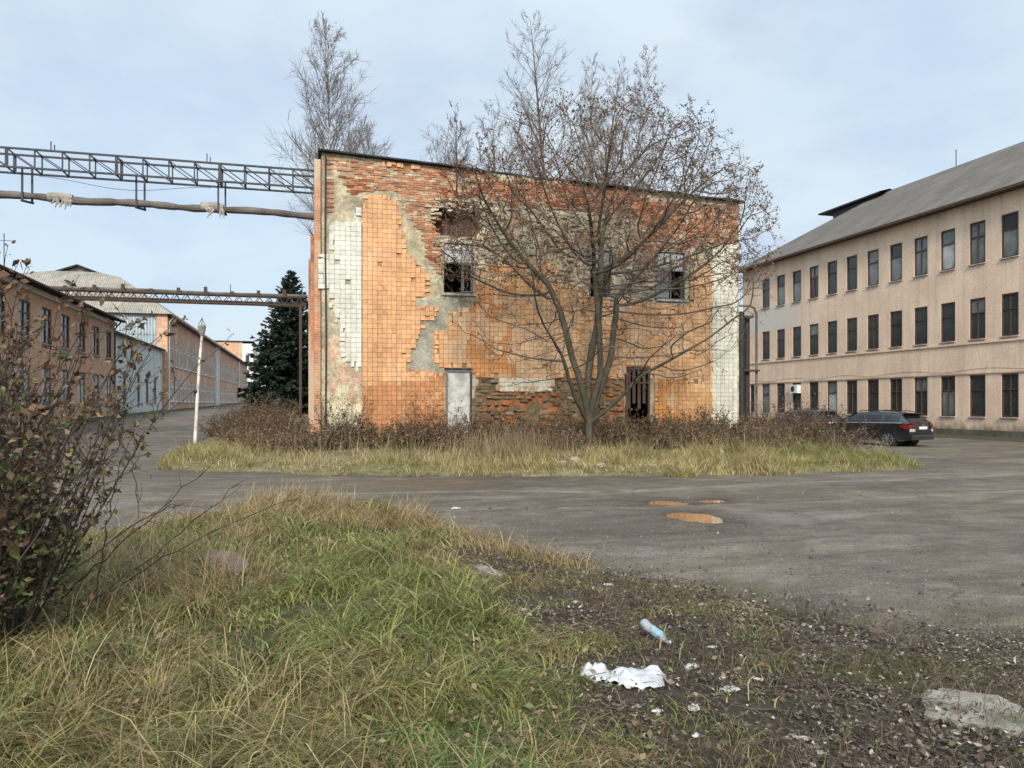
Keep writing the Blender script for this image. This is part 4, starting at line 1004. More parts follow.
# lagged pipe, slung under the girder
pp = thing('lagged_pipe', 'sagging lagged pipe with torn wrapping hung below the lattice girder', 'pipe', (-4, 27.55, 8.4))
pts = []; rad = []
for t in np.linspace(-13.4, 0.31, 90):
    sag = 8.40 - .05 * math.sin((t - hx[1]) * .9) ** 2 - .004 * (t + 9)
    pts.append((t, 27.55, sag + (float(fbm(t, 0, 1.2, 3)) - .5) * .07)); rad.append(.115 + (float(fbm(t, 7, 2.5, 3)) - .5) * .09)
mb = MB(); mb.tube(pts, rad, 10); trb(mb, 'pipe_run', M['lagging'], pp, -4, 27.55, 8.4)
for x, n in ((at_y(60, 200, 27.5)[0], 9), (at_y(212, 200, 27.5)[0], 5)):
    mb = MB()
    for k in range(n):
        xx = x + random.uniform(-.3, .3)
        mb.tube([(xx, 27.45 + random.uniform(-.05, .1), 8.42), (xx + random.uniform(-.1, .1), 27.4, 8.27), (xx + random.uniform(-.15, .15), 27.42, 8.27 - random.uniform(.05, .3))], [.06, .05, .012], 5)
    mb.tube([(x - .35, 27.55, 8.40), (x, 27.55, 8.43), (x + .35, 27.55, 8.39)], [.15, .165, .14], 10)
    trb(mb, 'torn_lagging', M['lagging_pale'], pp, -4, 27.55, 8.4)
mb = MB(); mb.disc((.30, 27.55, 8.35), (-1, 0, 0), .2, .06, 12); trb(mb, 'wall_flange', M['rust'], pp, -4, 27.55, 8.4)
# second, thinner bridge further up the street
t2 = thing('second_pipe_bridge', 'rusty thin lattice pipe bridge crossing in front of the spruce', 'girder', (-6, 46, 7.4))
def t2b(mb, name, mat): return trb(mb, name, mat, t2, -6, 46, 7.4)
for (y, z, w) in ((45.7, 7.45, .07), (46.3, 7.45, .07), (45.7, 7.92, .07), (46.3, 7.92, .07)):
    mb = MB(); mb.bar((-13.5, y, z), (-.1, y, z), w); t2b(mb, 'chord', M['rust'])
for y in (45.7, 46.3):
    mb = MB()
    for k in range(24):
        x = -.2 - k * .55
        mb.bar((x, y, 7.48), (x - .275, y, 7.89), .035); mb.bar((x - .275, y, 7.89), (x - .55, y, 7.48), .035)
    t2b(mb, 'lattice', M['rust'])
mb = MB(); mb.tube([(-13.5, 46, 8.02), (-9, 46, 8.06), (-5, 46, 8.0), (-.1, 46, 8.03)], .09, 8); mb.tube([(-13.5, 46.2, 7.6), (-.1, 46.2, 7.6)], .06, 8); t2b(mb, 'pipe_run', M['lagging'])
mb = MB()
for k in range(9): x = -12.6 + k * 1.4; mb.box((x, 45.68, 7.94), (x + .18, 45.8, 8.12 + .1 * (k % 3)))
mb.bar((-4.2, 45.7, 7.95), (-4.2, 45.7, 8.5), .04)
t2b(mb, 'bracket', M['rust'])
mb = MB(); mb.bar((-.42, 45.7, 0.1), (-.42, 45.7, 7.40), .16); mb.bar((-.42, 46.3, 0.1), (-.42, 46.3, 7.40), .12); t2b(mb, 'support_leg', M['rust'])
mb = MB(); mb.bar((-12.9, 46, 7.1), (-12.9, 46, 7.40), .3); t2b(mb, 'roof_support', M['rust'])
# riser pipes beside the office
rp = thing('riser_pipes', 'black lagged riser pipes standing between the ruin and the office block', 'pipes', (0, 0, 0))
x, _ = at_y(741, 300, 46); mb = MB()
mb.tube([(x, 46, -.2), (x, 46, 8.0)], .23, 10); mb.build('lagged_riser', M['soot'], rp)
mb = MB(); mb.tube([(x + .7, 46.4, -.2), (x + .7, 46.4, 7.6)], .19, 10); mb.build('lagged_riser', M['soot'], rp)
mb = MB(); mb.tube([(x - 1.2, 46.2, 8.4), (x + .8, 46.2, 8.45), (x + 1.15, 46.2, 8.3), (x + 1.3, 46.2, 7.9), (x + 1.3, 46.2, -.2)], .08, 8); mb.build('bent_pipe', M['lagging'], rp)
mb = MB(); mb.box((x - .3, 45.9, 7.6), (x + .9, 46.7, 7.75)); mb.box((x - .25, 45.9, 4.0), (x + 1.4, 46.7, 4.12)); mb.build('clamp', M['rust'], rp)

# ------------------------------------------------------------------ lamp post
lx, ly = -4.37, 32.9
lz = float(ground_z(lx, ly))
lp = thing('lamp_post', 'leaning limewashed lamp post at the tip of the grass island', 'lamp post', (lx, ly, lz))
mb = MB(); mb.tube([(0, 0, -.3), (.07, 0, 1.2), (.17, 0, 3.0), (.27, 0, 4.25)], [.075, .065, .055, .05], 10); mb.build('pole', M['lime'], lp, smooth=True)
mb = MB(); mb.tube([(.27, 0, 4.25), (.27, 0, 4.36), (.27, 0, 4.6), (.27, 0, 4.68), (.27, 0, 4.72)], [.06, .11, .16, .15, .05], 12); mb.build('lamp_head', M['concrete'], lp)
mb = MB(); mb.tube([(.27, 0, 4.7), (.27, 0, 5.0)], .015, 5); mb.bar((.15, 0, 4.72), (.27, 0, 4.95), .02); mb.bar((.39, 0, 4.72), (.27, 0, 4.95), .02); mb.build('lamp_bracket', M['steel_dark'], lp)

# ------------------------------------------------------------------ trees
class Tubes:
    """fast tapered tubes for branches"""
    def __init__(s): s.V = []; s.F = []; s.n = 0
    def add(s, pts, rad, k):
        pts = np.asarray(pts, float); rad = np.asarray(rad, float); m_ = len(pts)
        d = np.gradient(pts, axis=0); d /= np.linalg.norm(d, axis=1, keepdims=True) + 1e-9
        ref = np.array((0.31, 0.95, 0.05)) if abs(d[0, 1]) < .9 else np.array((1., 0, 0))
        e1 = np.cross(d, ref); e1 /= np.linalg.norm(e1, axis=1, keepdims=True) + 1e-9; e2 = np.cross(d, e1)
        a = np.arange(k) * 2 * np.pi / k
        ring = pts[:, None, :] + (e1[:, None, :] * np.cos(a)[None, :, None] + e2[:, None, :] * np.sin(a)[None, :, None]) * rad[:, None, None]
        s.V.append(ring.reshape(-1, 3))
        i = np.arange(m_ * k).reshape(m_, k) + s.n; j = np.roll(i, -1, axis=1)
        s.F.append(np.stack([i[:-1], j[:-1], j[1:], i[1:]], -1).reshape(-1, 4)); s.n += m_ * k
    def build(s, name, mat, parent):
        return mesh_np(name, np.concatenate(s.V), np.concatenate(s.F), None, mat, parent, True)
def curve(p, d, L, n, wander, up, rg):
    pts = [np.array(p, float)]; d = np.array(d, float); d /= np.linalg.norm(d)
    for i in range(n):
        d = d + rg.normal(0, wander, 3) + np.array((0, 0, up)); d /= np.linalg.norm(d)
        pts.append(pts[-1] + d * L / n)
    return np.array(pts)
def cards(P, size, col, name, mat, parent, flat=0.0, aspect=0.5, kind=None):
    """leaf-sized two-quad blades bent along the midrib"""
    n = len(P); P = np.asarray(P, float)
    a = rng.normal(size=(n, 3)); a[:, 2] *= (1 - flat); a /= np.linalg.norm(a, axis=1, keepdims=True)
    b = rng.normal(size=(n, 3)); b[:, 2] *= (1 - flat); b -= a * (a * b).sum(1, keepdims=True); b /= np.linalg.norm(b, axis=1, keepdims=True)
    c_ = np.cross(a, b); L = np.asarray(size).reshape(-1, 1) * np.ones((n, 1)); w = L * aspect
    v = np.stack([P, P + a * L * .45 + b * w * .5, P + a * L + c_ * L * .18, P + a * L * .45 - b * w * .5], 1)
    Fq = np.arange(4 * n).reshape(n, 4)
    cc = np.repeat(col, 4, axis=0)
    return mesh_np(name, v.reshape(-1, 3), Fq, cc, mat, parent)
def birch(name, label, loc, H, spread, seed, base=0.12, group=None, mats=('birch', 'twig_grey'), asc=0.9, nbr=60, r0=.16, lean=0.0, cat='tree', twigs=7, rt=.0085):
    rg = np.random.default_rng(seed)
    root = thing(name, label, cat, loc, 0, group)
    T = Tubes(); Bq = Tubes()
    tp = curve((0, 0, -.2), (lean, 0, 1), H, 16, .014, .0, rg)
    tr_ = r0 * (1 - np.linspace(0, 1, 17) ** 1.1 * .96); T.add(tp, tr_, 7)
    for i in range(nbr):
        f = base + (1 - base) * (i + rg.random()) / nbr
        q = f * 16; k = min(int(q), 15); p = tp[k] + (tp[k + 1] - tp[k]) * (q - k)
        az = i * 2.4 + rg.normal(0, .4)
        prof = (1 - f) ** .75 * (.55 + .45 * min(1, (f - base) / .2 + .5))
        L = spread * (0.22 + prof * 1.75) * rg.uniform(.75, 1.15)
        d = (math.cos(az), math.sin(az), asc * rg.uniform(.7, 1.3))
        bp = curve(p, d, L, 7, .08, .05, rg); br = max(.006, tr_[k] * .42) * (1 - np.linspace(0, .85, 8)); Bq.add(bp, br, 4)
        for j in range(int(twigs * (0.7 + 1.3 * L / spread))):
            t = rg.uniform(.15, 1); kk = min(int(t * 7), 6); sp_ = bp[kk] + (bp[kk + 1] - bp[kk]) * (t * 7 - kk)
            dd = (bp[kk + 1] - bp[kk]); dd = dd / np.linalg.norm(dd) + rg.normal(0, .5, 3) + np.array((0, 0, .25))
            l2 = L * rg.uniform(.22, .5) * (1.15 - t * .4)
            sb_ = curve(sp_, dd, l2, 4, .12, .02, rg); Bq.add(sb_, rt * 1.3 * (1 - np.linspace(0, .6, 5)), 3)
            for q_ in range(4):
                t2_ = rg.uniform(.2, .95); k2 = min(int(t2_ * 4), 3); s2 = sb_[k2]
                dd2 = (sb_[k2 + 1] - sb_[k2]); dd2 = dd2 / np.linalg.norm(dd2) + rg.normal(0, .55, 3) + np.array((0, 0, .1))
                Bq.add(curve(s2, dd2, l2 * rg.uniform(.35, .7), 2, .1, -.02, rg), np.array((rt, rt * .8, rt * .5)), 3)
    T.build('trunk', M[mats[0]], root); Bq.build('crown', M[mats[1]], root)
    return root
x, _ = at_y(331, 170, 47.5); birch('birch_tree', 'tall slender bare birch rising behind the left corner of the ruin', (x, 47.5, .5), 23.8, 3.7, 3, .44, 'bare trees behind the ruin', nbr=80, asc=1.1, r0=.2, lean=-.045)
x, _ = at_y(372, 170, 49); birch('birch_tree', 'shorter bare birch just right of the tall slender birch', (x, 49, .5), 19.0, 3.4, 23, .55, 'bare trees behind the ruin', nbr=60, asc=1.2, r0=.14)
x, _ = at_y(537, 150, 30); birch('bare_tree', 'dark bare tree with the highest top, behind the ruin roof', (at_y(556, 150, 46.5)[0], 46.5, .5), 26.2, 3.9, 31, .3, 'bare trees behind the ruin', mats=('bark', 'twig_grey'), nbr=70, asc=.95, r0=.24, twigs=5, rt=.009)
birch('bare_tree', 'bare forked tree right of the highest tree behind the ruin', (at_y(577, 150, 46.5)[0], 46.5, .5), 23.5, 3.4, 32, .3, 'bare trees behind the ruin', mats=('bark', 'twig_grey'), nbr=55, asc=1.3, r0=.2, lean=.07, twigs=5, rt=.009)
birch('birch_tree', 'fine pale birch top over the right half of the ruin roof', (at_y(622, 150, 48)[0], 48, .5), 24.8, 2.6, 33, .3, 'bare trees behind the ruin', nbr=70, asc=1.6, r0=.15)
birch('birch_tree', 'thin birch between the forked tree and the rightmost pale birch', (at_y(590, 150, 50)[0], 50, .5), 25.0, 2.6, 34, .3, 'bare trees behind the ruin', nbr=65, asc=1.6, r0=.15)
birch('bare_tree', 'leaning bare tree second from the left end of the row over the roof', (at_y(470, 150, 46)[0], 46, .5), 18.5, 3.4, 35, .35, 'bare trees behind the ruin', mats=('bark', 'twig_grey'), nbr=45, asc=1.3, r0=.15, lean=-.05, twigs=5, rt=.009)
birch('bare_tree', 'short bare tree between the low leaning tree and the highest tree', (at_y(502, 150, 47)[0], 47, .5), 20.0, 3.0, 36, .35, 'bare trees behind the ruin', mats=('bark', 'twig_grey'), nbr=50, asc=1.1, r0=.16, twigs=5, rt=.009)
birch('bare_tree', 'lowest sparse bare tree at the far left end of the row over the roof', (at_y(443, 150, 45.5)[0], 45.5, .5), 17.0, 3.6, 37, .45, 'bare trees behind the ruin', mats=('bark', 'twig_grey'), nbr=30, asc=1.5, r0=.12, lean=-.02, twigs=5, rt=.009)
# sapling in the wall
sx, sz = at_y(458, 218, F)
sp = birch('wall_sapling', 'thin bare sapling rooted in the broken brick hole of the ruin wall', (sx, F - .02, sz), 4.1, .75, 41, .12, mats=('darkstem', 'darkstem'), nbr=14, asc=1.7, r0=.035, lean=-.03, cat='sapling', twigs=3, rt=.006)
# maple in front of the ruin, grown into a domed crown
def crown_tree(loc, seed):
    rg = np.random.default_rng(seed)
    root = thing('seed_tree', 'many stemmed bare tree with brown seed clusters in front of the ruin', 'tree', loc)
    n_at = 2700; A = []
    while len(A) < n_at:
        q = rg.uniform(-1, 1, 3)
        if np.linalg.norm(q) > 1 or (np.linalg.norm(q) < .55 and rg.random() < .6): continue
        x = q[0] * 5.5 + .5; y = q[1] * 3.6 - .4; z = 6.0 + q[2] * 5.1
        if z < 1.7 or (z < 5.2 and rg.random() < .55): continue
        if x < 0 and z > 8.2 - x * .15 and rg.random() < .35: continue
        if z > 9.5 and abs(x - .8) > 3.9: continue
        A.append((x, y, z))
    A = np.array(A)
    nodes = []; par = []
    def chain(p0, d, L, n, par0, up=.03):
        pts = curve(p0, d, L, n, .06, up, rg); idx = par0
        for k in range(1 if par0 >= 0 else 0, len(pts)):
            nodes.append(pts[k]); par.append(idx); idx = len(nodes) - 1
        return idx
    b = chain((0, 0, -.3), (0, 0, 1), 1.1, 4, -1)
    for d, L in (((-.22, .05, 1), 4.6), ((-.05, .2, 1), 5.2), ((.13, -.1, 1), 5.0), ((.34, .12, 1), 4.4), ((-.62, -.2, .8), 2.6), ((.75, -.25, .65), 2.2)):
        chain(nodes[b], d, L, int(L / .22), b)
    nodes = [np.array(q) for q in nodes]; step = .17; alive = np.ones(len(A), bool)
    for it in range(190):
        kd = kdtree.KDTree(len(nodes))
        for i, q in enumerate(nodes): kd.insert(q, i)
        kd.balance(); acc = {}
        for ai in np.nonzero(alive)[0]:
            _, i, dist = kd.find(A[ai])
            if dist < .27: alive[ai] = False; continue
            if dist < 3.2:
                v = (A[ai] - nodes[i]) / dist; acc[i] = acc.get(i, 0) + v
        if not acc: break
        new = 0
        for i, v in acc.items():
            v = v + rg.normal(0, .12, 3) + np.array((0, 0, .08)); l = np.linalg.norm(v)
            if l < .15: continue
            # keep twigs from doubling up on themselves
            q = nodes[i] + v / l * step
            if np.linalg.norm(q - np.array(kd.find(q)[0])) < .05: continue
            nodes.append(q); par.append(i); new += 1
        if not new or len(nodes) > 16000: break
    n = len(nodes); r3 = np.zeros(n); kids = [[] for _ in range(n)]
    for i in range(n - 1, -1, -1):
        if not kids[i]: pass
        if r3[i] == 0: r3[i] = .0098 ** 2.3
        if par[i] >= 0: r3[par[i]] += r3[i]; kids[par[i]].append(i)
    rad = np.minimum(r3 ** (1 / 2.3), .118)
    T = Tubes(); Bq = Tubes()
    stack = [(0, [0])]
    while stack:
        i, path = stack.pop()
        while True:
            ks = kids[i]
            if not ks: break
            ks = sorted(ks, key=lambda q: -rad[q])
            for o in ks[1:]: stack.append((o, [i, o]))
            i = ks[0]; path.append(i)
        if len(path) > 1:
            pr = rad[path].copy()
            if path[0] != 0: pr[0] = min(pr[0], pr[1] * 1.15)
            (T if rad[path[1]] > .035 else Bq).add(np.array([nodes[q] for q in path]), pr, 8 if pr[0] > .05 else 5 if pr[0] > .02 else 3)
    tips = [i for i in range(n) if not kids[i]]
    seeds = []; 
    for i in range(n):
        if rad[i] > .016: continue
        p = nodes[i]; d = p - nodes[par[i]]; d /= np.linalg.norm(d) + 1e-9
        tip = not kids[i]
        for q in range((4 if p[2] > 5 else 2) if tip else (1 if rg.random() < (.7 if p[2] > 4.5 else .35) else 0)):
            tw = curve(p, d + rg.normal(0, .55, 3) + np.array((0, 0, .25)), rg.uniform(.18, .5), 3, .15, .05, rg)
            Bq.add(tw, np.array((.0062, .0055, .0045, .0035)), 3)
            if rg.random() < (.8 if p[2] > 5.2 else .16): seeds.append(tw[-1])
    T.build('trunk', M['bark_moss'], root); Bq.build('crown', M['twig'], root)
    S = np.array(seeds); S = np.repeat(S, 7, axis=0) + rg.normal(0, .05, (len(S) * 7, 3)) + np.array((0, 0, -.03))
    cc = np.array([(.15, .08, .042), (.19, .11, .06), (.09, .052, .034), (.22, .15, .09)])[rg.integers(0, 4, len(S))] * rg.uniform(.7, 1.2, (len(S), 1))
    cards(S, rg.uniform(.05, .115, len(S)), cc, 'seed_clusters', M['leaf'], root, aspect=.45)
    return root
TY = 22.6; tx, _ = at_y(590, 437, TY)
crown_tree((tx, TY, float(ground_z(tx, TY))), 5)
# spruce
def spruce(loc, H, rad_, seed):
    rg = np.random.default_rng(seed)
    root = thing('spruce_tree', 'dark green spruce beside the left wall of the ruin', 'tree', loc)
    T = Tubes(); T.add(np.array([(0, 0, -.2), (0, 0, H * .5), (0, 0, H)]), np.array((.2, .11, .015)), 8)
    P0 = []; A = []; Ls = []; cc = []
    nw = 70
    for w in range(nw):
        f = w / nw; z = .3 + (H - .4) * f ** .95
        Rw = rad_ * (1 - f) ** .85 * rg.uniform(.85, 1.1) + .10
        nb_ = int(5 + 7 * (1 - f))
        for b in range(nb_):
            az = rg.uniform(0, 6.28); R_ = Rw * rg.uniform(.75, 1.1)
            sl_ = rg.normal(-.3, .2) + .75 * f
            pts = curve((0, 0, z), (math.cos(az), math.sin(az), sl_), R_, 6, .05, .035, rg); T.add(pts, .025 * (1 - np.linspace(0, .8, 7)) * (1.1 - f), 3)
            ns = int(66 * R_ / rad_) + 12
            for q in range(ns):
                t = rg.uniform(.1, 1); k = min(int(t * 6), 5); p = pts[k] + (pts[k + 1] - pts[k]) * (t * 6 - k)
                d = pts[k + 1] - pts[k]; d /= np.linalg.norm(d); side_ = np.cross(d, (0, 0, 1)); side_ /= np.linalg.norm(side_) + 1e-9
                a = d * rg.uniform(.3, 1) + side_ * rg.choice((-1, 1)) * rg.uniform(.2, .9) + np.array((0, 0, rg.uniform(-.65, .1)))
                P0.append(p); A.append(a / np.linalg.norm(a)); Ls.append(rg.uniform(.22, .50) * (1.1 - .5 * f))
                base = np.array((.026, .042, .028)) if rg.random() < .6 else np.array((.045, .066, .04)); cc.append(base * rg.uniform(.6, 1.3))
    P0 = np.array(P0); A = np.array(A); L = np.array(Ls)[:, None]; n = len(P0)
    b = rg.normal(size=(n, 3)); b -= A * (A * b).sum(1, keepdims=True); b /= np.linalg.norm(b, axis=1, keepdims=True)
    c_ = np.cross(A, b); Vs = []; Fs = []
    for dirn in (b, c_):
        v = np.stack([P0 - dirn * L * .05, P0 + A * L * .5 - dirn * L * .16, P0 + A * L, P0 + A * L * .5 + dirn * L * .16], 1).reshape(-1, 3); Vs.append(v)
    V = np.concatenate(Vs); mesh_np('crown', V, np.arange(len(V)).reshape(-1, 4), np.tile(np.repeat(np.array(cc), 4, axis=0), (2, 1)), M['needle'], root)
    T.build('trunk', M['bark'], root); return root
x, _ = at_y(291, 300, 54); gz_ = float(ground_z(x, 54)); spruce((x, 54, gz_), 9.7, 3.5, 9)

# ------------------------------------------------------------------ grass, weeds, litter
def blades(name, X, Y, Z, H, W, col, lean_az, lean, mat, seg=3, parent=None, tipk=None):
    n = len(X); az = lean_az; f = rng.uniform(0, 2 * np.pi, n)
    dx, dy = np.cos(az), np.sin(az); wx, wy_ = np.cos(f), np.sin(f)
    V = np.zeros((n, 2 * (seg + 1), 3)); 
    for s_ in range(seg + 1):
        t = s_ / seg; th = lean * (t ** 1.0) 
        # arc-length bend
        hor = H * t * np.sin(th * .75) ; ver = H * t * np.cos(th * .75)
        w = W * (1 - t * .92) * .5
        V[:, 2 * s_, 0] = X + dx * hor - wx * w; V[:, 2 * s_, 1] = Y + dy * hor - wy_ * w; V[:, 2 * s_, 2] = Z + ver
        V[:, 2 * s_ + 1, 0] = X + dx * hor + wx * w; V[:, 2 * s_ + 1, 1] = Y + dy * hor + wy_ * w; V[:, 2 * s_ + 1, 2] = Z + ver
    base = (np.arange(n) * 2 * (seg + 1))[:, None]
    Fq = np.concatenate([base + np.array((2 * s_, 2 * s_ + 1, 2 * s_ + 3, 2 * s_ + 2)) for s_ in range(seg)], 1).reshape(-1, 4)
    return mesh_np(name, V.reshape(-1, 3), Fq, np.repeat(col, 2 * (seg + 1), axis=0), mat, parent)
def in_view(x, y, m_=0.06):
    d = x * _s + y * _c; l = (x * _c - y * _s) / np.maximum(d, .1)
    return (d > 1.0) & (np.abs(l) < .666 + m_)
def pick(cols, w, n): return np.array(cols)[rng.choice(len(cols), n, p=np.array(w) / sum(w))]
# --- foreground grass
N = 420000
d = 2.2 + 12.5 * rng.random(N) ** 1.15; l = rng.uniform(-.74, .35, N)
X = d * (l * _c + _s); Y = d * (_c - l * _s)
hv, sv = verge_h(X, Y); sl = sdf(LITTER, X, Y) + (fbm(X, Y, 1.1, 4) - .5) * 1.0
cl = fbm(X, Y, 2.2, 4); keep_p = np.where(sl < 0, .05 + .8 * sstep(.38, .62, cl), .05 + .75 * sstep(.53, .66, cl) * sstep(9, 6, Y) * .55 + .3 * sstep(.5, .62, fbm(X, Y, .8, 3)) * (Y > 6.5))
ok = (sv > .05 + .25 * (fbm(X, Y, 3, 3) - .3)) & (rng.random(N) < keep_p)
X, Y, d, sv, sl, cl = X[ok], Y[ok], d[ok], sv[ok], sl[ok], cl[ok]; n = len(X)
Z = ground_z(X, Y) - .01
patch = fbm(X + 20, Y, .55, 4); patch2 = fbm(X, Y + 30, 1.3, 4)
straw = sstep(.47, .60, patch2 * .6 + patch * .4) * .75 + sstep(10.3, 12.3, Y) * .55 + sstep(-.5, .15, sl) * .35
isst = rng.random(n) < np.clip(straw * .68 + .12, 0, .85)
green = pick([(.13, .175, .036), (.19, .235, .055), (.27, .28, .085), (.06, .085, .022), (.34, .31, .12)], [3, 4, 4, 2.5, 3], n)
strc = pick([(.34, .26, .12), (.26, .185, .08), (.42, .34, .18), (.17, .115, .055), (.22, .19, .075)], [3, 3, 2, 2, 2], n)
bluish = (fbm(X + 7, Y + 70, .9, 3) > .55) & (Y < 6.5)
green = np.where(bluish[:, None], green * np.array((.9, 1.0, 1.15)), green)
col = np.where(isst[:, None], strc, green) * rng.uniform(.5, 1.35, (n, 1))
Hh = rng.gamma(6, 1 / 6, n) * (.13 + .20 * sstep(.38, .68, fbm(X + 3, Y + 9, 1.5, 4))) * np.where(sl > 0, .5, 1) * np.clip(.35 + sv * .45, .35, 1) * np.where(isst, 1.1, 1)
Wd = rng.uniform(.0045, .0125, n) * (.75 + d * .085)
az = fbm(X, Y, 1.3, 3) * 24 + rng.normal(0, .95, n); ln = np.clip(rng.normal(2.15, .42, n), .5, 2.7)
tag(blades('grass', X, Y, Z, Hh, Wd, col, az, ln, M['blade'], 4), kind='stuff')
k_ = rng.random(n) < .05
tag(cards(np.stack([X, Y, Z + .04 + rng.uniform(0, .12, n) * np.clip(sv, 0, 1)], 1)[k_], rng.uniform(.02, .055, int(k_.sum())), pick([(.16, .10, .06), (.25, .18, .10), (.09, .06, .04), (.14, .17, .05)], [3, 2, 3, 2], int(k_.sum())), 'fallen_leaves', M['leaf'], None, flat=.5, aspect=.6), kind='stuff')
# --- straw tussocks and taller stalks standing in the verge
cx_, cy_, k_ = [], [], []
for (px_, py_, r_, n_s) in [(275, 520, .55, 900), (300, 516, .5, 900), (330, 520, .6, 900), (250, 535, .4, 400), (410, 520, .5, 600), (450, 530, .5, 500), (500, 545, .5, 380), (370, 522, .5, 500), (190, 560, .7, 420), (150, 590, .6, 420), (215, 600, .5, 260), (110, 560, .7, 380), (560, 556, .5, 200), (60, 650, .5, 200), (130, 690, .5, 160)]:
    x, y = at_z(px_, py_ + 4, .12); q = rng.normal(0, 1, (n_s, 2)) * r_ * .55; cx_.append(x + q[:, 0]); cy_.append(y + q[:, 1])
X = np.concatenate(cx_); Y = np.concatenate(cy_); n = len(X); _, sv = verge_h(X, Y); ok = sv > .1; X, Y = X[ok], Y[ok]; n = len(X)
d = X * _s + Y * _c
col = pick([(.36, .27, .13), (.27, .19, .085), (.46, .37, .2), (.2, .135, .065)], [3, 3, 2, 2], n) * rng.uniform(.7, 1.2, (n, 1))
tag(blades('dry_grass', X, Y, ground_z(X, Y), rng.uniform(.15, .42, n) * (1 + .9 * np.exp(-(((X + .3) / .9) ** 2 + ((Y - 12.6) / .9) ** 2))), .005 + .0005 * d, col, fbm(X, Y, 1.2, 3) * 20 + rng.normal(0, .9, n), np.clip(rng.normal(1.7, .6, n), .1, 2.6), M['blade'], 4), kind='stuff')
# --- tall dry stalks beside the dark bush
cx_, cy_ = [], []
for (px_, py_, r_, n_s) in [(120, 560, .6, 150), (190, 575, .7, 170), (230, 590, .5, 90), (90, 620, .5, 90), (160, 530, .6, 100), (280, 512, .6, 320), (320, 514, .5, 260), (245, 520, .5, 140), (60, 720, .5, 60), (150, 720, .6, 50), (420, 515, .5, 120)]:
    x, y = at_z(px_, py_, .15); q = rng.normal(0, 1, (n_s, 2)) * r_ * .5; cx_.append(x + q[:, 0]); cy_.append(y + q[:, 1])
X = np.concatenate(cx_); Y = np.concatenate(cy_); _, sv = verge_h(X, Y); ok = sv > .1; X, Y = X[ok], Y[ok]; n = len(X); d = X * _s + Y * _c
tag(blades('dry_stalks', X, Y, ground_z(X, Y), rng.uniform(.28, .68, n) * np.where(Y > 10, .8, 1.0), .003 + .0006 * d, pick([(.40, .31, .16), (.28, .20, .1), (.50, .41, .24), (.16, .10, .06)], [3, 3, 2, 2], n) * rng.uniform(.7, 1.2, (n, 1)), rng.normal(.3, 1.2, n), np.clip(rng.normal(.95, .5, n), .1, 2.2), M['blade'], 5), kind='stuff')
# --- island grass
N = 190000
X = rng.uniform(-5, 21, N); Y = 17 + 16 * rng.random(N) ** 1.5; hi, si = island_h(X, Y)
ok = (si > .02) & in_view(X, Y) & (Y < 26.2 + 8 * (X < -.2) + 8 * (X > 16)) & (rng.random(N) < np.where(X < -.4, 1 - .85 * sstep(27.5, 29.5, Y), 1 - .86 * sstep(20.6, 22.3, Y + (fbm(X, Y, .6, 3) - .5) * 2.5))) & (rng.random(N) < .35 + .9 * sstep(.35, .6, fbm(X, Y, 1.4, 4)))
X, Y, si = X[ok], Y[ok], si[ok]; n = len(X)
gr = fbm(X + 5, Y, .45, 4); isg = rng.random(n) < (.12 + .75 * sstep(.46, .62, gr)) * (.55 + .45 * (X > 1))
green = pick([(.17, .18, .05), (.23, .22, .07), (.29, .26, .09)], [3, 3, 2], n); strc = pick([(.46, .37, .17), (.36, .28, .125), (.55, .46, .25), (.21, .15, .075)], [4, 3, 3, 1.5], n)
col = np.where(isg[:, None], green, strc) * rng.uniform(.65, 1.2, (n, 1))
Hh = rng.gamma(6, 1 / 6, n) * (.17 + .34 * sstep(.36, .68, fbm(X, Y + 11, 1.0, 4))) * np.clip(.45 + si * .5, .45, 1)
tag(blades('grass', X, Y, ground_z(X, Y) - .01, Hh, rng.uniform(.010, .02, n), col, fbm(X, Y, .8, 3) * 16 + rng.normal(0, .9, n), np.clip(rng.normal(1.25, .5, n), .1, 2.1), M['blade'], 3), kind='stuff')
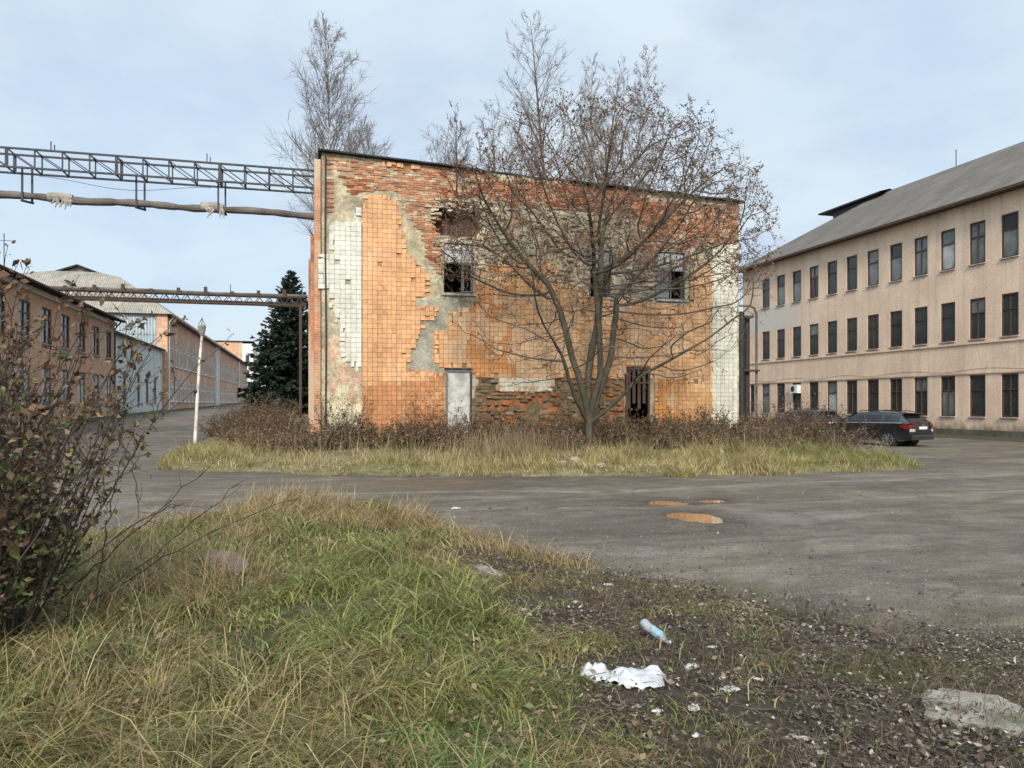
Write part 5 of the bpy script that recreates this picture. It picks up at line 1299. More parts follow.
# --- brambles and dead weeds along the ruin
def thicket(name, cx, cy, rx, ry, h, nst, seed, leafcols, leafn, leafs, stemmat='darkstem', spread=.6, upr=.6, stem_r=.008, label=None, cat=None, group=None, kind=None):
    rg = np.random.default_rng(seed)
    root = thing(name, label, cat or 'bush', (cx, cy, float(ground_z(cx, cy))), 0, group) if not kind else None
    ox, oy, oz = (cx, cy, float(ground_z(cx, cy))) if root else (0, 0, 0)
    T = Tubes(); L = []
    for i in range(nst):
        a, r_ = rg.uniform(0, 6.28), math.sqrt(rg.random()); x, y = cx + rx * r_ * math.cos(a), cy + ry * r_ * math.sin(a)
        z = float(ground_z(x, y)); hh_ = h * rg.uniform(.55, 1.1) * (1 - .35 * r_ ** 2)
        d0 = np.array((math.cos(a) * r_ * spread + rg.normal(0, .25), math.sin(a) * r_ * spread + rg.normal(0, .25), upr))
        pts = curve((x - ox, y - oy, z - .05 - oz), d0, hh_ * 1.15, 7, .13, -.02 if upr < .8 else .03, rg); T.add(pts, stem_r * (1 - np.linspace(0, .7, 8)), 3)
        for q in range(rg.integers(3, 7)):
            k = rg.integers(2, 7); tw = curve(pts[k], pts[k] - pts[k - 1] + rg.normal(0, .09, 3) * hh_ , hh_ * rg.uniform(.12, .32), 3, .2, .04, rg); T.add(tw, stem_r * .5 * (1 - np.linspace(0, .6, 4)), 3)
            for m_ in range(leafn): L.append(tw[rg.integers(1, 4)] + rg.normal(0, .03, 3))
        for m_ in range(leafn * 2): L.append(pts[rg.integers(2, 8)] + rg.normal(0, .04, 3))
    L = np.array(L); cc = np.array(leafcols)[rg.integers(0, len(leafcols), len(L))] * rg.uniform(.6, 1.3, (len(L), 1))
    return root, T, L, cc, leafs
brown = [(.13, .075, .044), (.17, .105, .06), (.09, .056, .036), (.22, .155, .09), (.13, .11, .05)]
# dense bramble bank: one uncountable mass
Ts = Tubes(); Ls = []; Cs = []
sd = 100
for (x, y, rx, ry, h, nst) in [(2.0, 25.1, 1.6, .7, .95, 110), (4.2, 25.0, 1.5, .8, 1.0, 130), (6.6, 24.9, 1.8, .8, 1.2, 170), (8.6, 24.2, 1.6, 1.0, 1.15, 150), (10.8, 24.3, 1.8, 1.1, 1.2, 190), (13.2, 24.4, 1.8, 1.1, 1.25, 190), (15.3, 24.6, 1.6, 1.0, 1.1, 130),
                             (12.0, 22.4, 1.6, .8, .8, 90), (14.6, 22.8, 1.4, .8, .8, 80), (0.4, 25.0, 1.0, .6, .9, 70), (-1.3, 30.5, 1.5, 2.4, 1.05, 160), (-2.6, 36.5, 1.6, 3.0, 1.2, 160), (-1.2, 26.8, 1.0, 1.2, .8, 80), (-2.4, 46, 1.5, 4, 1.5, 120), (17.6, 25.5, 1.3, 1.4, 1.2, 110), (18.8, 27.5, 1.2, 1.5, 1.4, 90), (5.0, 23.4, 1.5, .6, .5, 50), (7.4, 22.6, 1.2, .7, .7, 70)]:
    sd += 1
    _, T, L, cc, _ = thicket('x', x, y, rx, ry, h * 1.02, int(nst * 1.6), sd, brown, 5, .06, kind='stuff', stem_r=.009)
    Ts.V += T.V; Ts.F += [f_ + Ts.n for f_ in T.F]; Ts.n += T.n; Ls.append(L); Cs.append(cc)
tag(Ts.build('undergrowth', M['twig'], None), kind='stuff')
L = np.concatenate(Ls); tag(cards(L, rng.uniform(.04, .10, len(L)), np.concatenate(Cs), 'undergrowth', M['leaf'], None, aspect=.6), kind='stuff')
# tall pale dead stalks amid the island grass
n = 1700; X = np.concatenate([rng.normal(5.6, .7, n // 2), rng.uniform(-3, 18, n // 2)]); Y = np.concatenate([rng.normal(21.2, .8, n // 2), rng.uniform(19.5, 25, n // 2)]); _, si = island_h(X, Y); ok = si > .3; X, Y = X[ok], Y[ok]; n = len(X)
tag(blades('dry_stalks', X, Y, ground_z(X, Y), rng.uniform(.4, 1.05, n), rng.uniform(.010, .018, n), pick([(.33, .26, .16), (.22, .16, .1), (.16, .11, .07)], [2, 2, 1], n) * rng.uniform(.7, 1.2, (n, 1)), rng.uniform(0, 6.28, n), rng.uniform(.05, .5, n), M['blade'], 3), kind='stuff')
# shrubs that can be told apart
def shrub(*a, **k):
    root, T, L, cc, ls = thicket(*a, **k)
    T.build('stems', M[k.get('stemmat', 'darkstem')], root); cards(L, rng.uniform(ls * .6, ls * 1.3, len(L)), cc, 'leaves', M['leaf'], root, aspect=.5)
    return root
bx, by = at_z(20, 640, .25); bx -= .85; by += .35
red = [(.10, .055, .036), (.15, .085, .05), (.075, .046, .03), (.19, .14, .07), (.06, .07, .02)]
def near_bush():
    rg = np.random.default_rng(77); z0 = float(ground_z(bx, by))
    root = thing('dark_bush', 'tall dark leafy bush at the left edge of the foreground grass', 'bush', (bx, by, z0))
    T = Tubes(); L = []; cc = []
    for i in range(230):
        a, r_ = rg.uniform(0, 6.28), math.sqrt(rg.random())
        p0 = (.8 * r_ * math.cos(a), .75 * r_ * math.sin(a), -.05 - (.0)); H_ = rg.uniform(1.5, 2.9) * (1 - .2 * r_)
        if i % 3 == 0: H_ *= .6
        pts = curve(p0, (math.cos(a) * r_ * .38 + rg.normal(0, .11) + .02, math.sin(a) * r_ * .4 + rg.normal(0, .12), 1), H_, 9, .07, .03, rg); T.add(pts, np.linspace(.009, .003, 10), 4)
        for q in range(rg.integers(10, 16)):
            k = rg.integers(2, 10); tw = curve(pts[k], (pts[k] - pts[k - 1]) / H_ * 9 + rg.normal(0, .55, 3), rg.uniform(.15, .45), 4, .1, .05, rg); T.add(tw, np.linspace(.0035, .0018, 5), 3)
            for m_ in range(rg.integers(7, 14)):
                p = tw[rg.integers(1, 5)] + rg.normal(0, .012, 3); zf = p[2] / 2.4
                
                L.append(p); green_ = rg.random() < .62 - .6 * zf
                cc.append(np.array((.075, .10, .03) if green_ and rg.random() < .7 else (.17, .16, .05) if green_ else red[rg.integers(0, 4)]) * rg.uniform(.6, 1.3))
        for m_ in range(10): 
            L.append(pts[rg.integers(4, 10)] + rg.normal(0, .012, 3)); cc.append(np.array(red[rg.integers(0, 4)]) * rg.uniform(.7, 1.3))
    T.build('stems', M['darkstem'], root); L = np.array(L)
    cards(L, rg.gamma(6, .0072, len(L)), np.array(cc), 'leaves', M['leaf'], root, aspect=.55)
near_bush()
x, y = at_x(0, 0, 1) if False else (20.6, 27.0)
shrub('dead_shrub', 18.3, 25.4, 1.5, 1.2, 2.1, 150, 61, [(.13, .08, .05), (.18, .12, .07), (.09, .055, .04)], 4, .08, stemmat='twig', label='tangled dead brown shrub partly hiding the parked cars', cat='bush', upr=.7)
shrub('dead_shrub', 22.4, 33.5, 1.3, 1.3, 2.4, 70, 62, [(.16, .09, .055), (.2, .13, .08), (.1, .06, .04)], 3, .09, stemmat='twig', label='thin reddish dead shrub standing against the office block', cat='bush', upr=.9)
shrub('creeper', 4.0, 25.45, .75, .25, 1.75, 60, 63, [(.15, .08, .045), (.2, .12, .07), (.11, .07, .04)], 4, .07, stemmat='twig', label='brown climbing creeper on the dark orange tiles left of the closed door', cat='bush', upr=.95)
shrub('creeper', 1.15, 25.5, .35, .25, 2.2, 40, 64, [(.06, .045, .03), (.1, .065, .04), (.08, .07, .035)], 4, .07, stemmat='darkstem', label='dark climbing creeper at the left corner of the ruin', cat='bush', upr=1.2)
shrub('roof_shrub', -12.7, 52.4, .3, .3, .6, 10, 65, [(.06, .05, .03), (.1, .07, .04)], 3, .08, stemmat='darkstem', label='x', cat='bush') if False else None
# arching dark briar stems in front of the dark bush
def briar(name, label, pts, r_, seed):
    rg = np.random.default_rng(seed); P = np.array(pts, float); t = np.linspace(0, 1, 16)
    Q = (1 - t)[:, None] ** 2 * P[0] + (2 * t * (1 - t))[:, None] * P[1] + (t ** 2)[:, None] * P[2] + rg.normal(0, .01, (16, 3))
    T = Tubes(); T.add(Q, r_ * (1 - .65 * t), 4)
    for k in range(3, 15):
        if rg.random() < .7: T.add(curve(Q[k], (Q[k] - Q[k - 1]) * 8 + rg.normal(0, .4, 3), rg.uniform(.04, .2), 3, .15, .05, rg), r_ * .45 * np.array((1, .8, .6, .4)), 3)
    o = T.build(name, M['darkstem'], None); return tag(o, label, 'stem', 'arching briar stems')
def ap(px_, py_, d):
    l = (px_ - 512) / 769; return (d * (l * _c + _s), d * (_c - l * _s), CAM_H + (404 - py_) / 769 * d)
for lab, A_, B_, C_, dd in (('long briar stem arching up right from the dark bush to the roofline of the annex', (20, 560), (70, 480), (152, 353), 4.6), ('thin briar stem rising over the road in front of the lamp post', (30, 600), (190, 480), (172, 512), 5.2), ('briar stem reaching lowest and farthest right across the grass', (40, 640), (150, 560), (245, 480), 5.6),
                            ('short upright briar stem beside the dark bush', (95, 600), (110, 500), (126, 440), 5.8), ('looping briar stem hanging down to the road edge', (100, 420), (140, 440), (138, 520), 4.8), ('briar stem leaning over the flat sheet in the grass', (70, 620), (190, 530), (300, 497), 6.2), ('slim briar stem sloping across the wet road', (60, 600), (120, 540), (225, 455), 6.0)):
    g0 = ap(A_[0], A_[1], dd)
    briar('briar_stem', lab, (g0, ap(*B_, dd), ap(*C_, dd)), .0065, int(A_[0] * 7 + C_[0]))
# --- leaf litter on the right of the foreground
N = 90000
d = 2.6 + 8 * rng.random(N) ** 1.2; l = rng.uniform(-.12, .70, N); X = d * (l * _c + _s); Y = d * (_c - l * _s)
hv, sv = verge_h(X, Y); sl = sdf(LITTER, X, Y) + (fbm(X, Y, 1.1, 4) - .5) * 1.2; ok = (sl > -.1) & (sv > -.35 * rng.random(N) ** 2) & (rng.random(N) < .12 + sstep(.36, .62, fbm(X, Y, 2.0, 4)))
X, Y = X[ok], Y[ok]; n = len(X); Z = np.maximum(ground_z(X, Y), road_z(X, Y)) + rng.uniform(.0, .03, n)
col = pick([(.075, .05, .036), (.12, .085, .06), (.045, .034, .028), (.2, .155, .11), (.40, .36, .30), (.17, .15, .125), (.10, .11, .04)], [4, 5, 4, 3, 2.2, 2.5, 1.5], n) * rng.uniform(.6, 1.3, (n, 1))
tag(cards(np.stack([X, Y, Z], 1), rng.uniform(.012, .05, n) * np.where(rng.random(n) < .8, .75, 1.2), col, 'leaf_litter', M['leaf'], None, flat=.8, aspect=.6), kind='stuff')
n0 = 17000; d = 2.6 + 8 * rng.random(n0) ** 1.2; l = rng.uniform(-.14, .70, n0); X = d * (l * _c + _s); Y = d * (_c - l * _s)
hv, sv = verge_h(X, Y); sl = sdf(LITTER, X, Y) + (fbm(X, Y, 1.1, 4) - .5) * 1.2; ok = (sl > -.5) & (sv > .1) & (rng.random(n0) < sstep(.36, .6, fbm(X + 60, Y, 1.6, 4))); X, Y, d = X[ok], Y[ok], d[ok]; n = len(X)
tag(blades('dead_stems', X, Y, np.maximum(ground_z(X, Y), road_z(X, Y)), rng.uniform(.08, .32, n), (.003 + .0005 * d) * rng.uniform(.6, 1.3, n), pick([(.17, .115, .075), (.09, .06, .042), (.27, .21, .15), (.14, .15, .045)], [3, 4, 1, 2], n) * rng.uniform(.7, 1.2, (n, 1)), rng.uniform(0, 6.28, n), np.clip(rng.normal(2.3, .3, n), 1, 2.8), M['blade'], 4), kind='stuff')
# twigs in the litter
T = Tubes(); rg = np.random.default_rng(8)
for i in range(1500):
    d_ = 2.7 + 6.5 * rg.random() ** 1.2; l_ = rg.uniform(-.1, .7); x, y = d_ * (l_ * _c + _s), d_ * (_c - l_ * _s)
    if float(sdf(LITTER, np.array([x]), np.array([y]))[0]) < 0 or float(verge_h(np.array([x]), np.array([y]))[1][0]) < .15: continue
    z = float(ground_z(x, y)) + rg.uniform(.005, .04); a = rg.uniform(0, 6.28); L_ = rg.uniform(.06, .4)
    T.add(curve((x, y, z), (math.cos(a), math.sin(a), rg.normal(0, .12)), L_, 4, .15, 0, rg), rg.uniform(.0015, .004) * np.array((1, .9, .8, .7, .5)), 3)
tag(T.build('twig_litter', M['twig'], None), kind='stuff')
# gravel on the road by the verge
n0 = 26000; X = rng.uniform(1.5, 11, n0); Y = 3.5 + 10 * rng.random(n0) ** 1.5; sv = sdf(VERGE, X, Y); ok = (sv < .2) & (rng.random(n0) < np.exp(sv / 1.6) * .9 + .10) & in_view(X, Y); X, Y = X[ok], Y[ok]; n = len(X)
u8 = np.array([(-1, 0, -.2), (0, -1, -.2), (1, 0, -.2), (0, 1, -.2), (-.6, -.3, .7), (.3, -.6, .7), (.6, .4, .7), (-.3, .6, .7)]); fq = np.array([(0, 1, 5, 4), (1, 2, 6, 5), (2, 3, 7, 6), (3, 0, 4, 7), (4, 5, 6, 7)])
sz_ = rng.uniform(.003, .011, (n, 1, 1)) * (1 + (rng.random((n, 1, 1)) < .03) * 1.8); V = u8[None] * sz_ * rng.uniform(.6, 1.4, (n, 1, 3)) + np.stack([X, Y, rz2(X, Y) + .003], 1)[:, None, :]
Fq = (fq[None] + (np.arange(n) * 8)[:, None, None]).reshape(-1, 4)
tag(mesh_np('gravel', V.reshape(-1, 3), Fq, np.repeat(pick([(.17, .15, .13), (.25, .23, .20), (.09, .078, .068)], [3, .8, 2.5], n), 8, axis=0), M['brick']), kind='stuff')

# ------------------------------------------------------------------ litter one can point at
def gz1(x, y): return float(np.maximum(ground_z(x, y), road_z(x, y)))
def crumple(name, label, cat, px_, py_, w, l_, h, col, rot, seed, rough=.45, spec=.4, group=None, zoff=.004, hole=0.0):
    """crumpled sheet with thickness; irregular outline and sharp folds"""
    x, y = at_z(px_, py_, .12); z = gz1(x, y); x, y = at_z(px_, py_, z); z = gz1(x, y)
    rg = np.random.default_rng(seed); nn = 22; b = bmesh.new(); grid = {}
    for i in range(nn + 1):
        for j in range(nn + 1):
            u, v = i / nn * 2 - 1, j / nn * 2 - 1
            ang = math.atan2(v, u); lim = .72 + .42 * (float(fbm(math.cos(ang) * 1.6 + seed, math.sin(ang) * 1.6, 1.2, 3)) - .3)
            if u * u + v * v > lim ** 2 * 1.0: continue
            e = 1 - math.hypot(u, v) / lim
            f1 = abs(float(fbm(u * 1.7 + seed, v * 1.7, 1.3, 4)) - .5) * 3.2
            zz = h * (math.sqrt(min(1, max(0, e) * 1.6)) * (.38 + .55 * min(f1, 1.3))) + rg.normal(0, h * .02)
            grid[i, j] = b.verts.new((u * w / 2 + rg.normal(0, w * .005), v * l_ / 2 + rg.normal(0, l_ * .005), zz))
    for i in range(nn):
        for j in range(nn):
            q = [grid.get(k) for k in ((i, j), (i + 1, j), (i + 1, j + 1), (i, j + 1))]
            q = [k for k in q if k]
            if len(q) >= 3: b.faces.new(q)
    loose = [v for v in b.verts if not v.link_faces]; bmesh.ops.delete(b, geom=loose, context='VERTS')
    r_ = bmesh.ops.extrude_face_region(b, geom=b.faces[:]); vs = [e for e in r_['geom'] if isinstance(e, bmesh.types.BMVert)]; bmesh.ops.translate(b, verts=vs, vec=(0, 0, max(.002, h * .03)))
    bmesh.ops.recalc_face_normals(b, faces=b.faces)
    me = bpy.data.meshes.new(name); b.to_mesh(me); b.free(); me.polygons.foreach_set('use_smooth', [True] * len(me.polygons))
    mt = plain(name + '_sheet', col, rough, .25, 9, .3, .004, 0, spec); me.materials.append(mt)
    o = bpy.data.objects.new(name, me); COL.objects.link(o); o.location = (x, y, z + zoff); o.rotation_euler = (0, 0, R(rot))
    return tag(o, label, cat, group)
crumple('plastic_bag', 'large crumpled white plastic bag, its bigger end on dark leaf litter', 'plastic bag', 636, 684, .50, .34, .13, (.42, .425, .43), -18, 3, .35)
crumple('plastic_bag', 'small crumpled white bag end lying left against the large plastic bag', 'plastic bag', 596, 679, .26, .24, .10, (.40, .41, .41), 20, 4, .35)
for q in (('grey torn plastic scrap below the bottle', 'wrapper', 692, 668, .14, .1, .03, (.42, .42, .40), 30, 11), ('round off-white crumpled paper ball below the large bag', 'paper', 694, 711, .085, .08, .045, (.46, .42, .37), 0, 12), ('white folded paper triangle near the bottom edge', 'paper', 696, 737, .075, .05, .02, (.55, .55, .58), 30, 13),
          ('flat beige torn paper just below the large bag', 'paper', 658, 712, .09, .06, .015, (.52, .5, .45), -10, 14), ('pale slanted card scrap right of the grey wrapper', 'paper', 758, 680, .085, .05, .02, (.55, .52, .47), -40, 15), ('small orange plastic bit on the litter', 'wrapper', 762.5, 668, .028, .04, .03, (.62, .13, .05), 0, 16),
          ('pale flat scrap right of the bottle', 'paper', 713, 648, .10, .05, .015, (.45, .42, .38), -15, 17), ('grey fluffy rag below the pale card', 'rag', 730, 692, .15, .08, .04, (.36, .34, .31), -20, 18), ('white scrap at the end of the broken bricks', 'paper', 501, 589, .16, .12, .04, (.45, .46, .47), -10, 19),
          ('white scrap on mossy ground left of the road edge', 'paper', 608, 584, .14, .06, .03, (.45, .45, .43), 0, 20), ('small white scrap near the road edge', 'paper', 700, 604, .09, .05, .02, (.47, .47, .45), 0, 21), ('white flat scrap lying alone on the road', 'paper', 456, 509, .22, .14, .03, (.45, .45, .43), 5, 22),
          ('long pale cardboard strip in the litter near the bottom', 'cardboard', 800, 740, .20, .06, .02, (.30, .275, .23), -22, 23), ('pale grey sheet scrap on the litter right of the orange bit', 'cardboard', 808, 655, .26, .09, .02, (.40, .38, .35), -14, 24)):
    crumple(q[1] + ('_ball' if 'ball' in q[0] else '_scrap'), q[0], q[1], *q[2:8], q[8], q[9])
# flattened bottle
x, y = at_z(655, 643, .12); z = gz1(x, y)
bt = thing('plastic_bottle', 'crushed clear plastic bottle with a pale blue label', 'bottle', (x, y, z + .065), R(-38))
bt.rotation_euler = (0, R(27), R(-56)); bt.scale = (1.05, 1.05, 1.05)
m, nt, p = new_mat('clear_plastic'); p.inputs['Base Color'].default_value = (.40, .43, .45, 1); p.inputs['Roughness'].default_value = .12; p.inputs['Transmission Weight'].default_value = .45; p.inputs['IOR'].default_value = 1.3; M['clear'] = m
mb = MB(); prof = [(-.11, .026), (-.105, .034), (-.05, .036), (-.02, .031), (.0, .035), (.05, .035), (.075, .028), (.095, .014), (.112, .0135)]
pts = [(u, .006 * math.sin(u * 40), .002 * math.cos(u * 60)) for u, _ in prof]; mb.tube(pts, [r_ for _, r_ in prof], 14); o = mb.build('bottle_body', M['clear'], bt, smooth=True)
for v in o.data.vertices: v.co.z *= .8
mb = MB(); mb.tube([(-.03, .003, 0), (.0, .001, 0), (.045, .006, 0)], [.0352, .0362, .0365], 14, cap=False); o = mb.build('bottle_label', plain('blue_label', (.18, .36, .47), .4, .3, 30, 0), bt, smooth=True)
for v in o.data.vertices: v.co.z *= .8
mb = MB(); mb.disc((.11, .004, 0), (1, 0, 0), .0155, .017, 14); mb.build('bottle_cap', plain('pale_cap', (.6, .62, .65), .4, .1, 30, 0), bt)
# bricks in the verge
for k, (px_, py_, rz, lab) in enumerate(((484, 575, 20, 'mossy broken brick farther from the camera of the two by the white scrap'), (494, 581, 28, 'mossy broken brick touching the white scrap'))):
    x, y = at_z(px_, py_, .2); z = gz1(x, y); x, y = at_z(px_, py_, z); b = bmesh.new(); bmesh.ops.create_cube(b, size=1); bmesh.ops.scale(b, verts=b.verts, vec=(.12, .25, .075)); bmesh.ops.bevel(b, geom=b.edges[:], offset=.01, segments=2, affect='EDGES')
    bmesh.ops.subdivide_edges(b, edges=b.edges[:], cuts=2, use_grid_fill=True)
    for v in b.verts: v.co += Vector((random.uniform(-.005, .005), random.uniform(-.005, .005), random.uniform(-.005, .005)))
    me = bpy.data.meshes.new('brick'); b.to_mesh(me); b.free(); me.materials.append(M.setdefault('oldbrick', plain('grey_old_brick', (.23, .20, .17), .9, .4, 12, .5, .01, 0, .2)))
    o = bpy.data.objects.new('broken_brick', me); COL.objects.link(o); o.location = (x, y, gz1(x, y) + .035); o.rotation_euler = (R(6), R(-5), R(rz)); tag(o, lab, 'brick', 'broken bricks in the verge')
def slab(name, label, cat, outline, zt, th, mat, tilt=(0, 0), seed=1):
    """broken slab: outline given as ground points, bevelled, rough top"""
    rg = np.random.default_rng(seed); cx2 = sum(q[0] for q in outline) / len(outline); cy2 = sum(q[1] for q in outline) / len(outline); pts = []
    for i in range(len(outline)):
        a = np.array(outline[i]); c2 = np.array(outline[(i + 1) % len(outline)])
        for t in np.linspace(0, 1, 6)[:-1]: pts.append(a + (c2 - a) * t + rg.normal(0, .012, 2))
    b = bmesh.new(); vs = [b.verts.new((q[0] - cx2, q[1] - cy2, 0)) for q in pts]; f = b.faces.new(vs)
    r_ = bmesh.ops.inset_region(b, faces=[f], thickness=.03, depth=.008); bmesh.ops.triangulate(b, faces=[f]); bmesh.ops.subdivide_edges(b, edges=b.edges[:], cuts=1)
    for v in b.verts: v.co.z += (float(fbm(v.co.x * 3 + seed, v.co.y * 3, 1.5, 4)) - .5) * .03
    r_ = bmesh.ops.extrude_face_region(b, geom=b.faces[:]); bmesh.ops.translate(b, verts=[e for e in r_['geom'] if isinstance(e, bmesh.types.BMVert)], vec=(0, 0, -th)); bmesh.ops.recalc_face_normals(b, faces=b.faces)
    me = bpy.data.meshes.new(name); b.to_mesh(me); b.free(); me.materials.append(mat); o = bpy.data.objects.new(name, me); COL.objects.link(o); o.location = (cx2, cy2, zt); o.rotation_euler = (R(tilt[0]), R(tilt[1]), 0); return tag(o, label, cat)
ol = [at_z(*q, .08) for q in ((918, 700), (955, 702), (1000, 708), (1030, 722), (1060, 735), (1030, 745), (985, 738), (922, 726))]
slab('concrete_slab', 'broken grey concrete slab sunk in the ground at the lower right', 'slab', ol, gz1(*at_z(975, 718, .08)) + .026, .12, plain('dirty_concrete', (.27, .25, .215), .95, .5, 3, .8, .03, 0, .1, col2=(.13, .115, .085)), seed=3)
ol = [at_z(*q, .2) for q in ((203, 556), (214, 552), (232, 553), (249, 562), (247, 569), (222, 571), (206, 564))]
slab('brown_sheet', 'flat brown sheet half buried in the foreground grass', 'sheet', ol, gz1(*at_z(226, 562, .2)) + .08, .03, plain('brown_board', (.17, .125, .095), .8, .3, 7, .4, .01, 0, .2), (2, -2), 4)
# pale stones at the foot of the tree
for k, (px_, py_, s_, lab) in enumerate(((576, 458, .17, 'largest pale stone lying in the island grass left of the tree foot'), (562, 460, .12, 'smaller pale stone left of the largest pale stone'), (601, 461, .11, 'pale stone nearest the road below the tree'))):
    x, y = at_z(px_, py_, .35); b = bmesh.new(); bmesh.ops.create_icosphere(b, subdivisions=3, radius=s_)
    for v in b.verts: v.co *= .45 + 1.1 * float(fbm(v.co.x / s_ * 1.2 + k * 9, v.co.y / s_ * 1.2 + v.co.z / s_, 1.3, 3)); v.co.z *= .7
    me = bpy.data.meshes.new('pale_stone'); b.to_mesh(me); b.free(); me.materials.append(M.setdefault('stone', plain('pale_stone', (.27, .24, .18), .9, .35, 5, .6, .02, 0, .2))); o = bpy.data.objects.new('pale_stone', me); COL.objects.link(o); o.location = (x, y, float(ground_z(x, y)) + s_ * .35); tag(o, lab, 'stone', 'pale stones in the island grass')

# ------------------------------------------------------------------ cars
m, nt, p = new_mat('black_car_paint'); g = G(nt); p.inputs['Base Color'].default_value = (.012, .013, .016, 1); p.inputs['Roughness'].default_value = .22; p.inputs['Coat Weight'].default_value = .6; p.inputs['Coat Roughness'].default_value = .06
nt.links.new(g.step(g.noise(g.vec('Object'), 4, 6, .65), .35, .75, .2, .5), p.inputs['Roughness']); M['paint'] = m
m, nt, p = new_mat('car_glass'); p.inputs['Base Color'].default_value = (.008, .009, .010, 1); p.inputs['Roughness'].default_value = .04; M['carglass'] = m
M['rubber'] = plain('tyre_rubber', (.022, .022, .022), .85, .2, 10, .2, .005); M['alloy'] = plain('alloy_rim', (.42, .43, .45), .35, .2, 10, 0, .005, .8)
M['redlamp'] = plain('red_lamp', (.12, .010, .009), .2, .1, 10, 0); M['clearlamp'] = plain('clear_lamp', (.36, .35, .34), .15, .1, 10, 0); M['plastic'] = plain('black_trim', (.02, .02, .02), .6, .2, 10, 0); M['chrome'] = plain('chrome', (.6, .6, .6), .2, .1, 10, 0, .005, .9); M['plate'] = plain('number_plate', (.6, .6, .6), .4, .0, 30, 0)
def estate_car(label, loc, rz, cat='car'):
    """x forward, y left, z up; 4.5 m long"""
    car = thing('estate_car', label, cat, loc, rz, 'cars parked by the office block')
    Lh = 2.25
    def arch(xc, r_=.36, n=9): return [(xc + r_ * math.cos(a), .31 + r_ * math.sin(a)) for a in np.linspace(math.pi * .97, math.pi * .03, n)]
    # side profile of the lower body, with wheel arches
    low = [(-2.22, .42), (-2.19, .30), (-1.75, .24)] + arch(-1.32) + [(-.9, .22), (.9, .22)] + arch(1.32) + [(1.75, .24), (2.18, .28), (2.26, .42)]
    up = [(2.27, .55), (2.2, .70), (1.95, .80), (1.5, .88), (1.0, .95), (.0, .97), (-1.0, .98), (-1.9, .99), (-2.16, .97), (-2.25, .80), (-2.26, .6)]
    prof = low + up
    def hw(x, z):
        w = .88 - .10 * max(0, (abs(x) - 1.5) / .75) ** 2 - (.05 if z > .9 else 0) - .06 * max(0, (.42 - z) / .2)
        return w - .03 * abs(z - .65)
    b = bmesh.new(); n = len(prof); lay = []
    fr = [-1, -.93, -.6, 0, .6, .93, 1]
    for f_ in fr:
        lay.append([b.verts.new((x - (0.05 * (abs(f_) ** 4) * (1 if x > 0 else -1) if abs(x) > 1.9 else 0), f_ * hw(x, z), z + (.02 * (1 - f_ * f_) if z > .7 else 0))) for x, z in prof])
    for k in range(len(fr) - 1):
        for i in range(n):
            j = (i + 1) % n; b.faces.new((lay[k][i], lay[k + 1][i], lay[k + 1][j], lay[k][j]))
    b.faces.new(lay[0][::-1]); b.faces.new(lay[-1])
    bmesh.ops.triangulate(b, faces=[f for f in b.faces if len(f.verts) > 4]); bmesh.ops.recalc_face_normals(b, faces=b.faces)
    # greenhouse
    st_ = [(1.02, .94, .94, .78, .78), (.62, .95, 1.2, .80, .70), (.15, .97, 1.42, .82, .62), (-.6, .98, 1.46, .82, .62), (-1.35, .985, 1.43, .81, .60), (-1.75, .99, 1.36, .80, .58), (-2.10, .985, 1.05, .78, .70), (-2.16, .98, .985, .77, .75)]
    rings = []
    for (x, zb, zt_, wb, wt) in st_:
        zt_ = max(zt_, zb + .004); c_ = .10 if zt_ - zb > .2 else .001
        rings.append([b.verts.new(q) for q in ((x, -wb, zb - .02), (x, -wt, zt_ - c_), (x, -wt * .86, zt_ - c_ * .2), (x, 0, zt_ + .015), (x, wt * .86, zt_ - c_ * .2), (x, wt, zt_ - c_), (x, wb, zb - .02))])
    for k in range(len(rings) - 1):
        for i in range(6): b.faces.new((rings[k][i], rings[k][i + 1], rings[k + 1][i + 1], rings[k + 1][i]))
    me = bpy.data.meshes.new('body'); b.to_mesh(me); b.free(); me.materials.append(M['paint']); me.polygons.foreach_set('use_smooth', [True] * len(me.polygons))
    body = bpy.data.objects.new('body', me); COL.objects.link(body); body.parent = car
    try: me.set_sharp_from_angle(angle=R(32))
    except Exception: pass
    # glass panels, 6 mm proud
    def ring_at(x):
        for k in range(len(st_) - 1):
            if st_[k][0] >= x >= st_[k + 1][0]:
                t = (st_[k][0] - x) / (st_[k][0] - st_[k + 1][0]); return [a + (c2 - a) * t for a, c2 in zip(st_[k], st_[k + 1])]
    def sidept(x, h, s_):
        _, zb, zt_, wb, wt = ring_at(x); c_ = .10; t = h; z = zb + (zt_ - c_ - zb) * t; w = wb + (wt - wb) * t + .008; return (x, s_ * w, z)
    for s_ in (1, -1):
        for (xa, xb, ta, tb) in ((.52, -.18, .04, .04), (-.26, -1.0, .04, .04), (-1.08, -1.72, .04, .10)):
            mb = MB(); xs2 = np.linspace(xa, xb, 8)
            for i in range(7):
                q = [sidept(xs2[i], .07, s_), sidept(xs2[i + 1], .07, s_), sidept(xs2[i + 1], .93, s_), sidept(xs2[i], .93, s_)]; mb.poly(q if s_ < 0 else q[::-1])
            mb.build('side_window', M['carglass'], car)
        mb = MB(); q = [sidept(x, .0, s_) for x in np.linspace(.7, -1.9, 14)]; mb.tube([(a, c2 + s_ * .006, d_ + .0) for a, c2, d_ in q], .011, 5); mb.build('window_trim', M['chrome'], car)
        mb = MB(); mb.tube([(.1, s_ * .57, 1.45), (-.3, s_ * .575, 1.505), (-1.4, s_ * .56, 1.475), (-1.7, s_ * .55, 1.41)], .018, 6); mb.build('roof_rail', M['plastic'], car)
